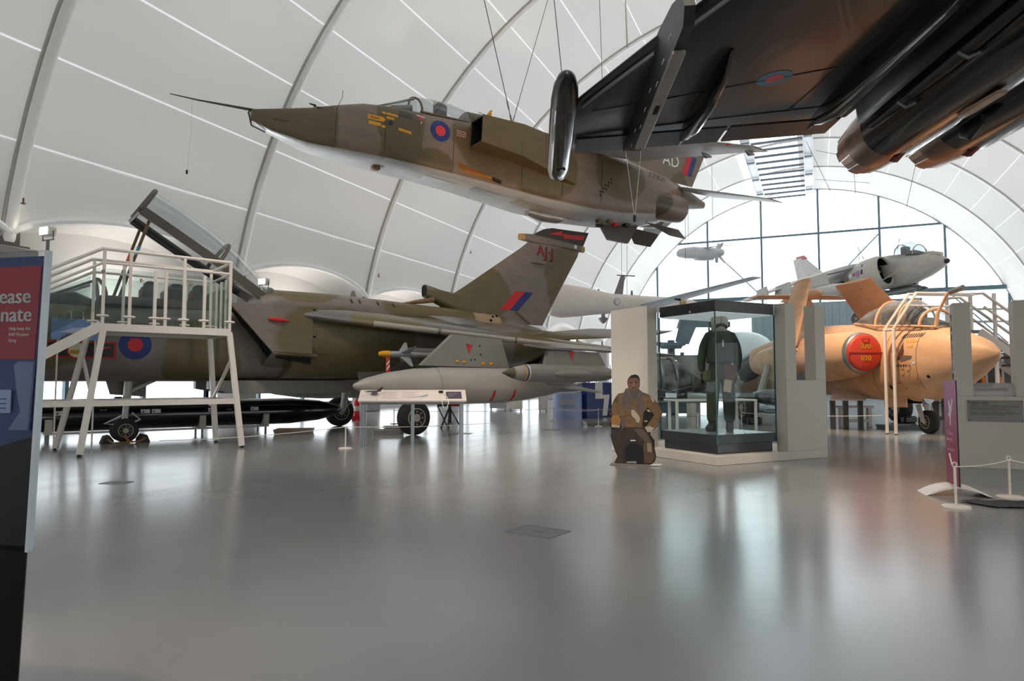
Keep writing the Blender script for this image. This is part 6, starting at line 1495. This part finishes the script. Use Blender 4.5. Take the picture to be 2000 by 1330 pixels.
# banner
Bn = thing('ticket_banner', 'slim maroon banner stand with white aircraft emblem and curved foot', 'banner', (4.52, 7.05, 0), math.radians(72.5))
def banner_mat():
    m, nt, b, L = _new('banner_maroon')
    tc = nt.nodes.new('ShaderNodeTexCoord'); sx_ = nt.nodes.new('ShaderNodeSeparateXYZ'); L.new(tc.outputs['Object'], sx_.inputs[0])
    r = nt.nodes.new('ShaderNodeValToRGB'); r.color_ramp.elements[0].color = lin((150, 44, 84)) + (1,); r.color_ramp.elements[1].color = lin((176, 120, 160)) + (1,)
    r.color_ramp.elements[0].position = .45; r.color_ramp.elements[1].position = 1.0
    d_ = nt.nodes.new('ShaderNodeMath'); d_.operation = 'DIVIDE'; d_.inputs[1].default_value = 1.15
    L.new(sx_.outputs['Z'], d_.inputs[0]); L.new(d_.outputs[0], r.inputs['Fac']); L.new(r.outputs['Color'], b.inputs['Base Color']); b.inputs['Roughness'].default_value = .4
    return m
bnp = MB().bbox(-.2, .2, -.0, .012, .10, 1.16, .002).build('panel', MATS['black'], Bn)
MB().box(-.198, .198, .012, .0135, .102, 1.158).build('print', banner_mat(), Bn, False)
def bp(u, v): return (.2 - u, .0145, v)
MB().add([bp(*q) for q in ((.18, .70), (.21, .70), (.22, .80), (.30, .97), (.27, .98), (.225, .90), (.215, .90), (.17, .965), (.14, .95), (.175, .84), (.13, .82), (.13, .80), (.18, .79))], [tuple(range(13))]).build('aircraft_emblem', MATS['white_mark'], Bn, False)
lettering('Ticket', .062, lambda u, v: bp(.06 + u * 1.3, .60 + v), 'banner_text', mat('pale_pink', (226, 180, 204), .5), Bn)
marks(lambda u, v: bp(.06 + u, .54 + v), .16, .045, 'banner_text', MATS['pale_pink'], Bn, 9)
marks(lambda u, v: bp(.06 + u, .44 + v), .24, .03, 'banner_text', MATS['pale_pink'], Bn, 10)
arcp = [(-.30 + .6 * i / 10, .10 - .10 * (abs(i - 5) / 5) ** 2) for i in range(11)]
MB().loft([[(-.17, y, z), (.17, y, z), (.17, y, max(0, z - .02)), (-.17, y, max(0, z - .02))] for y, z in arcp]).build('curved_foot', mat('foot_white', (222, 218, 216), .4), Bn)
# crumpled grey mat
mt = MB(); vs = []; nx, ny = 10, 6
random.seed(4)
for j in range(ny + 1):
    for i in range(nx + 1):
        vs.append((4.28 + .95 * i / nx + .12 * j / ny + random.uniform(-.012, .012), 6.62 - .34 * j / ny - .06 * i / nx + random.uniform(-.012, .012), .012 + random.uniform(0, .03) * (0 < i < nx and 0 < j < ny)))
top = [(j * (nx + 1) + i, j * (nx + 1) + i + 1, (j + 1) * (nx + 1) + i + 1, (j + 1) * (nx + 1) + i) for j in range(ny) for i in range(nx)]
mt.add(vs, top); mt.add([(v[0], v[1], .001) for v in vs], [tuple(reversed(f)) for f in top])
tag(mt.build('floor_mat', mat('mat_charcoal', (70, 70, 73), .9, var=.3, scale=30), None, True, 20), 'rumpled charcoal mat lying behind the front barrier post', 'mat')

# ------------------------------------------------------------------ donation stand in the left foreground
Dn = thing('donation_stand', 'blue and red donation stand with clear acrylic front and black base', 'donation box', (-1.366, 2.0, 0), math.radians(168.5))
# local x runs left and away along the front, -y is the back, +y faces the hall
def dl(z): return .0 + max(0, (1.53 - z)) * .03          # the front edge leans
nav = mat('poster_navy', (28, 50, 104), .4)
SH = 1.03     # the stand tapers to the back along the line of sight from the hall
MB().prism([(dl(1.53) + .05, 1.53), (dl(.70) + .05, .70), (.9, .70), (.9, 1.53)], -.05, -.04).build('poster_panel', nav, Dn, False)
MB().prism([(.068, 1.50), (.080, 1.217), (.9, 1.217), (.9, 1.50)], -.04, -.038).build('red_field', mat('poster_red', (150, 12, 34), .4), Dn, False)
MB().prism([(dl(1.53) - .004, 1.535), (dl(.66) - .004, .66), (.9, .66), (.9, 1.535)], .0, .012).build('acrylic_front', glass('acrylic', (.92, .94, .96), -.1), Dn, False)
MB().prism([(dl(1.53) - .005, 1.535), (dl(.66) - .005, .66), (dl(.66) + .006, .66), (dl(1.53) + .006, 1.535)], -.004, .013).build('acrylic_edge', mat('acrylic_rim', (196, 206, 212), .2), Dn, False)
for tx, z, sz, x0 in (('Please', 1.388, .066, .100), ('donate', 1.332, .066, .094)):
    lettering(tx, sz, lambda u, v, z=z, x0=x0: (x0 - u, -.0365, z + v), 'poster_text', MATS['white_mark'], Dn, 'RIGHT', bold=.0018)
for tx, z in (('Help keep the', 1.306), ('RAF Museum', 1.288), ('flying', 1.270)):
    lettering(tx, .0135, lambda u, v, z=z: (.175 - u, -.0365, z + v), 'poster_text', MATS['white_mark'], Dn)
MB().prism([(.075, 1.21), (.13, 1.21), (.145, 1.20), (.13, 1.12), (.115, 1.06), (.155, 1.005), (.085, 1.005)], -.037, -.03).build('leaflet_holder', mat('frosted', (108, 116, 150), .4), Dn, False)
cdn = MB().prism([(.155, 1.125), (.30, 1.125), (.30, 1.055), (.155, 1.055)], -.037, -.034).build('notice_card', mat('notice', (150, 164, 196), .5), Dn, False)
for i in range(3): MB().box(.17, .27, -.0335, -.033, 1.068 + i * .014, 1.071 + i * .014).build('text_line', nav, cdn, False)
def taper(front, y0, y1, name, m):
    return MB().loft([[(x, y0, z) for x, z in front], [(min(.9, x + (y0 - y1) * SH) if x < .89 else .9, y1, z) for x, z in front]]).build(name, m, Dn, False)
taper([(dl(1.0) + .055, 1.002), (.34, .93), (.9, .86), (.9, 1.0)], -.05, -.30, 'chute_plate', mat('chute_grey', (122, 122, 126), .4, .2))
taper([(dl(.99) + .016, .99), (dl(.67) + .016, .67), (.9, .67), (.9, .85), (.31, .92)], -.012, -.30, 'coin_box', mat('coin_box_black', (14, 14, 18), .3, spec=.25))
taper([(dl(.66) - .002, .66), (dl(0), 0), (.9, 0), (.9, .70)], .014, -.34, 'pedestal', mat('pedestal_black', (12, 11, 12), .5, spec=.15))
lettering('TM', .022, lambda u, v: (.145 - u, .0155, .475 + v), 'trademark_text', MATS['white_mark'], Dn, bold=.001)

# ------------------------------------------------------------------ exhibits seen beyond the showcase
En = thing('jet_engine', 'grey jet engine on a stand seen through the showcase glass', 'engine', (4.0, 17.2, 0), math.radians(12))
em = mat('engine_grey', (112, 108, 106), .4, .5, var=.25, scale=6)
MB().lathe([(-1.1, .2), (-1.0, .52), (-.6, .56), (.0, .5), (.5, .4), (1.1, .26)], (0, 0, 1.2), 'x', 28).build('casing', em, En)
for x, r in ((-.85, .56), (-.5, .575), (-.1, .535), (.35, .46)): MB().lathe([(x, r), (x + .05, r + .02), (x + .1, r)], (0, 0, 1.2), 'x', 28, caps=False).build('flange', MATS['grey_steel'], En)
random.seed(7)
for i in range(7):
    a = math.pi * (1.1 + .11 * i); r = .56
    MB().tube([(-.8 + .02 * i, r * math.cos(a), 1.2 + r * math.sin(a)), (-.3, (r + .05) * math.cos(a + .2), 1.2 + (r + .05) * math.sin(a + .2)), (.4, .48 * math.cos(a), 1.2 + .48 * math.sin(a))], .02, 6).build('pipe', MATS['grey_steel'], En)
MB().loft([foil((-.2, -.5, 1.75), 1.3, .06), foil((.3, -.9, 1.2), .9, .04)]).build('exhaust_duct', em, En)
MB().bbox(-1.0, 1.0, -.4, .4, .62, .70, .02).build('cradle', MATS['grey_steel'], En)
for x in (-.9, .9):
    for y in (-.35, .35): MB().bar((x, y, 0), (x, y, .65), .07).build('stand_leg', MATS['grey_steel'], En, False)
MB().prism([(.2, .9), (1.35, .78), (1.3, .72), (.2, .72)], -.5, -.45).build('fairing_plate', mat('plate_grey', (150, 146, 142), .4, .3), En, False)
Tb = thing('glass_table', 'clear topped display table with thin white legs beyond the showcase', 'table', (3.55, 14.75, 0), math.radians(8))
for x, y in ((0, 0), (1.8, 0), (0.1, .7), (1.7, .7)): MB().bar((x, y, 0), (x, y, .72), .05).build('leg', MATS['white_paint'], Tb, False)
MB().bbox(-.03, 1.83, -.03, .73, .72, .76, .008).build('table_top', MATS['white_paint'], Tb)
MB().bbox(0, 1.8, 0, .7, .76, .9, .005).build('glass_cover', MATS['clear_glass'], Tb)
MB().bar((0, 0, .05), (1.8, 0, .05), .03).build('foot_rail', MATS['white_paint'], Tb, False)
Mp = thing('signpost', 'white pillar sign reading MOBILITY down its face', 'sign', (6.05, 22.6, 0), math.radians(-15))
MB().bbox(-.16, .16, 0, .2, 0, 1.95, .01).build('pillar', cb, Mp)
for i, ch in enumerate('MOBILITY'): lettering(ch, .17, lambda u, v, i=i: (u, -.004, 1.72 - i * .145 + v * .85), 'sign_letter', MATS['print_dark'], Mp, 'CENTER', bold=.006)
Tn = thing('airliner_nose', 'rounded white transport aircraft nose behind the mannequin', 'aircraft', (10.2, 30.5, 0), math.radians(72))
wn = mat('airframe_white', (222, 226, 230), .3, var=.03)
MB().loft([sec(-3.2, 1.5, 1.7, .1), sec(-3.0, .9, 2.2, .7), sec(-2.4, .5, 2.85, 1.15), sec(-1.4, .2, 3.25, 1.5), sec(0, .1, 3.4, 1.65), sec(3.5, .1, 3.4, 1.65)]).build('fuselage', wn, Tn)
wb = onto(MB().loft([sec(-3.2, 1.5, 1.7, .1), sec(-3.0, .9, 2.2, .7), sec(-2.4, .5, 2.85, 1.15), sec(-1.4, .2, 3.25, 1.5), sec(0, .1, 3.4, 1.65)]).bvh(), 1, .02)
for q in ([(-2.4, 2.1), (-1.8, 2.1), (-1.7, 2.7), (-2.3, 2.6)], [(-1.7, 2.1), (-1.0, 2.1), (-1.0, 2.75), (-1.6, 2.7)]): quad_decal(wb, q, 'cockpit_window', mat('window_dark', (116, 134, 142), .2), Tn, 3, 3)
MB().lathe([(-1.9, .3), (-1.8, .52), (-1.0, .56), (.4, .4)], (-2.4, 1.5, 1.1), 'x', 20).build('engine_pod', mat('pod_dark', (64, 62, 74), .35), Tn)
for x in (-1.5, 2.2): MB().bar((x, 0, 0), (x, 0, .4), .2).build('gear_leg', MATS['grey_steel'], Tn, False)
Gz = thing('helicopter', 'dark glazed brown helicopter nose right of the mannequin', 'helicopter', (9.9, 26.0, 0), math.radians(30))
MB().loft([sec(-1.6, 1.0, 1.2, .1), sec(-1.4, .7, 1.7, .5), sec(-.8, .5, 2.2, .75), sec(0, .45, 2.45, .8), sec(1.2, .5, 2.4, .75), sec(2.6, 1.2, 2.2, .4), sec(5, 1.6, 2.0, .15)]).build('fuselage', mat('heli_brown', (120, 96, 80), .45, var=.1), Gz)
MB().loft([sec(-1.63, 1.1, 1.25, .1), sec(-1.44, 1.15, 1.75, .52), sec(-.82, 1.3, 2.24, .78), sec(-.2, 1.5, 2.47, .81)]).build('glazing', mat('heli_glass', (40, 42, 46), .12), Gz)
for y in (-.6, .6): MB().tube([(-1.4, y, .15), (-1.1, y, .05), (1.6, y, .05)], .05, 8).build('skid', MATS['grey_steel'], Gz)
for x in (-.5, 1.0):
    for y in (-.6, .6): MB().tube([(x, y * .6, .6), (x, y, .08)], .035, 6).build('skid_strut', MATS['grey_steel'], Gz)
Rt = thing('rotor_head', 'blue grey helicopter rotor hub and broad blade left inside showcase view', 'rotor', (5.6, 24.0, 0), 0)
rm = mat('rotor_blue', (120, 134, 146), .4, .2, var=.1)
MB().tube([(0, 0, 0), (0, 0, 2.6)], [.22, .12], 12).build('mast', rm, Rt)
MB().lathe([(2.3, .35), (2.4, .42), (2.5, .35)], (0, 0, 0), 'z', 16).build('hub', rm, Rt)
for a in (.6, 2.7): MB().tube([(0, 0, 2.45), (.7 * math.cos(a), .7 * math.sin(a), 2.5)], .07, 8).build('blade_grip', rm, Rt)
MB().prism([(.15, 2.55), (.62, 2.45), (.88, 3.05), (1.35, 3.05), (1.35, 3.62), (.42, 3.62)], -.03, .03).build('blade', mat('blade_grey', (130, 148, 162), .4), Rt, False)
Vn = thing('video_booth', 'small glazed booth with camera lights on top left of the sign pillar', 'booth', (4.75, 23.2, 0), math.radians(-15))
for x in (0, 1.2): MB().bbox(x - .08, x + .08, 0, .8, 0, 1.9, .01).build('side', cb, Vn)
MB().bbox(-.08, 1.28, 0, .8, 1.9, 2.0, .01).build('roof', MATS['cream_board'], Vn)
MB().box(0.08, 1.12, .02, .03, .3, 1.9).build('glass', MATS['clear_glass'], Vn, False)
MB().box(.08, 1.12, .7, .75, .05, 1.85).build('back', mat('booth_blue', (110, 130, 146), .5), Vn, False)
for x in (.2, .6, 1.0): MB().lathe([(2.02, .03), (2.06, .07), (2.14, .07)], (x, .3, 0), 'z', 12).build('lamp', MATS['grey_steel'], Vn)

# lectern before the sand jet
L2 = thing('information_lectern', 'black legged information lectern with pale board before the sand jet', 'lectern', (7.75, 16.45, 0), math.radians(-5))
MB().add([(-.1, 0, .72), (.72, 0, .72), (.95, .42, .93), (.12, .42, .93), (-.1, 0, .69), (.72, 0, .69), (.95, .42, .90), (.12, .42, .90)], [(0, 1, 2, 3), (7, 6, 5, 4), (0, 4, 5, 1), (1, 5, 6, 2), (2, 6, 7, 3), (3, 7, 4, 0)]).build('reading_board', MATS['board_pink'], L2, False)
for x in (-.02, .28, .62): MB().bbox(x - .05, x + .05, .04, .14, 0, .70, .004).build('leg', mat('leg_charcoal', (58, 56, 54), .5), L2)
L3 = thing('timber_trestle', 'pale timber trestle carrying the dark store under the sand jet', 'trestle', (8.35, 17.4, 0), .1)
for x in (0, .75): MB().bbox(x - .05, x + .05, -.05, .05, 0, .52, .005).build('leg', cb, L3)
MB().bbox(-.05, .8, -.04, .04, .12, .20, .005).build('rail', cb, L3)
MB().bbox(-.1, .85, -.08, .08, .48, .54, .005).build('top', cb, L3)

# access gantry over the sand jet: front poles, bridge rail, rear stairs
Ag = thing('access_gantry', 'white tubular access gantry and stairs over the sand jet nose', 'gantry')
for (p, q, r_) in (((8.30, 14.85), (8.32, 14.85), (8.75, 14.7)), ((8.22, 15.05), (8.24, 15.05), (8.7, 14.9))):
    k = MB().tube([(p[0], p[1], .02), (q[0], q[1], 2.30), (r_[0], r_[1], 3.06), (10.3, r_[1] + .6, 3.12), (12.3, r_[1] + 3.4, 3.45)], .035, 8).build('handrail', wp, Ag)
    MB().lathe([(0, .03), (.03, .025)], (p[0], p[1], 0), 'z', 10).build('foot', MATS['black'], k)
MB().tube([(8.32, 14.85, 2.28), (8.24, 15.05, 2.28)], .03, 8).build('cross_rail', wp, Ag)
MB().tube([(8.6, 14.8, 2.8), (10.3, 15.4, 2.84), (12.3, 18.2, 3.1)], .025, 8).build('mid_rail', wp, Ag)
for x, y in ((12.35, 18.3), (12.35, 19.3), (12.85, 18.1)): MB().bar((x, y, 0), (x, y, 3.5), .07).build('post', wp, Ag, False)
MB().bbox(11.7, 12.6, 18.2, 19.4, 2.45, 2.53, .01).build('landing', MATS['deck_grey'], Ag)
MB().box(12.40, 12.82, 18.2, 18.212, 2.6, 3.3).build('glass_panel', MATS['tinted_glass'], Ag, False)
for dy in (0, .95):
    MB().bar((12.5, 18.2 + dy, 2.5), (14.9, 17.0 + dy, .1), .06, .18).build('stringer', wp, Ag, False)
    MB().tube([(12.3, 18.3 + dy, 3.5), (12.6, 18.15 + dy, 3.5), (14.9, 17.0 + dy, 1.1)], .04, 8).build('stair_rail', wp, Ag)
    MB().tube([(12.6, 18.15 + dy, 3.15), (14.9, 17.0 + dy, .75)], .035, 8).build('stair_rail', wp, Ag)
for i in range(11):
    t_ = i / 11; x, y, z = 12.55 + 2.3 * t_, 18.2 - 1.15 * t_, 2.36 - 2.2 * t_
    MB().bbox(x, x + .28, y, y + .92, z, z + .05, .01).build('tread', mat('tread_brown', (96, 82, 76), .6), Ag)
MB().bar((12.35, 18.3, .9), (13.4, 17.8, .2), .07).build('diagonal_brace', wp, Ag, False)
MB().bar((12.4, 18.3, .1), (13.6, 17.75, 1.3), .07).build('diagonal_brace', wp, Ag, False)
# upper walkway and rail beyond, far right
Ub = thing('walkway_rail', 'white two bar guard rail at the far right above the stairs', 'railing', (0, 0, 0))
for z in (3.75, 3.3): MB().tube([(16.5, 24.5, z), (20.5, 24.0, z)], .04, 8).build('rail', wp, Ub)
for x, y in ((16.5, 24.5), (18.6, 24.24), (20.5, 24.0)): MB().bar((x, y, 0), (x, y, 3.8), .08).build('post', wp, Ub, False)
# shop shelving glimpsed under the nose
Sh = thing('display_shelves', 'dark display shelving with amber bottles glimpsed under the sand jet nose', 'shelving', (12.7, 20.9, 0), math.radians(-26))
MB().bbox(0, 2.2, 0, .5, 0, 2.0, .01).build('back_panel', mat('shelf_grey', (96, 100, 100), .5), Sh)
for x in (.3, .7, 1.1, 1.5, 1.9): MB().box(x - .03, x + .03, -.03, 0, .1, 1.95).build('upright', MATS['white_paint'], Sh, False)
for z in (.5, 1.0, 1.5): MB().box(.05, 2.15, -.25, 0, z, z + .03).build('shelf', mat('shelf_brown', (90, 70, 54), .5), Sh, False)
for i in range(5):
    b = MB().lathe([(0, .06), (.22, .06), (.28, .025), (.36, .025)], (0, 0, 0), 'z', 12)
    o = b.build('bottle', mat('amber_glass', (206, 120, 40), .2)); w_ = Matrix.Translation((12.7, 20.9, 0)) @ Matrix.Rotation(math.radians(-26), 4, 'Z') @ Vector((.2 + .4 * i, -.12, 1.03))
    o.location = w_; tag(o, ('leftmost', 'second from left', 'middle', 'second from right', 'rightmost')[i] + ' amber bottle on the middle shelf of the dark shelving', 'bottle', 'bottles on the dark shelving')
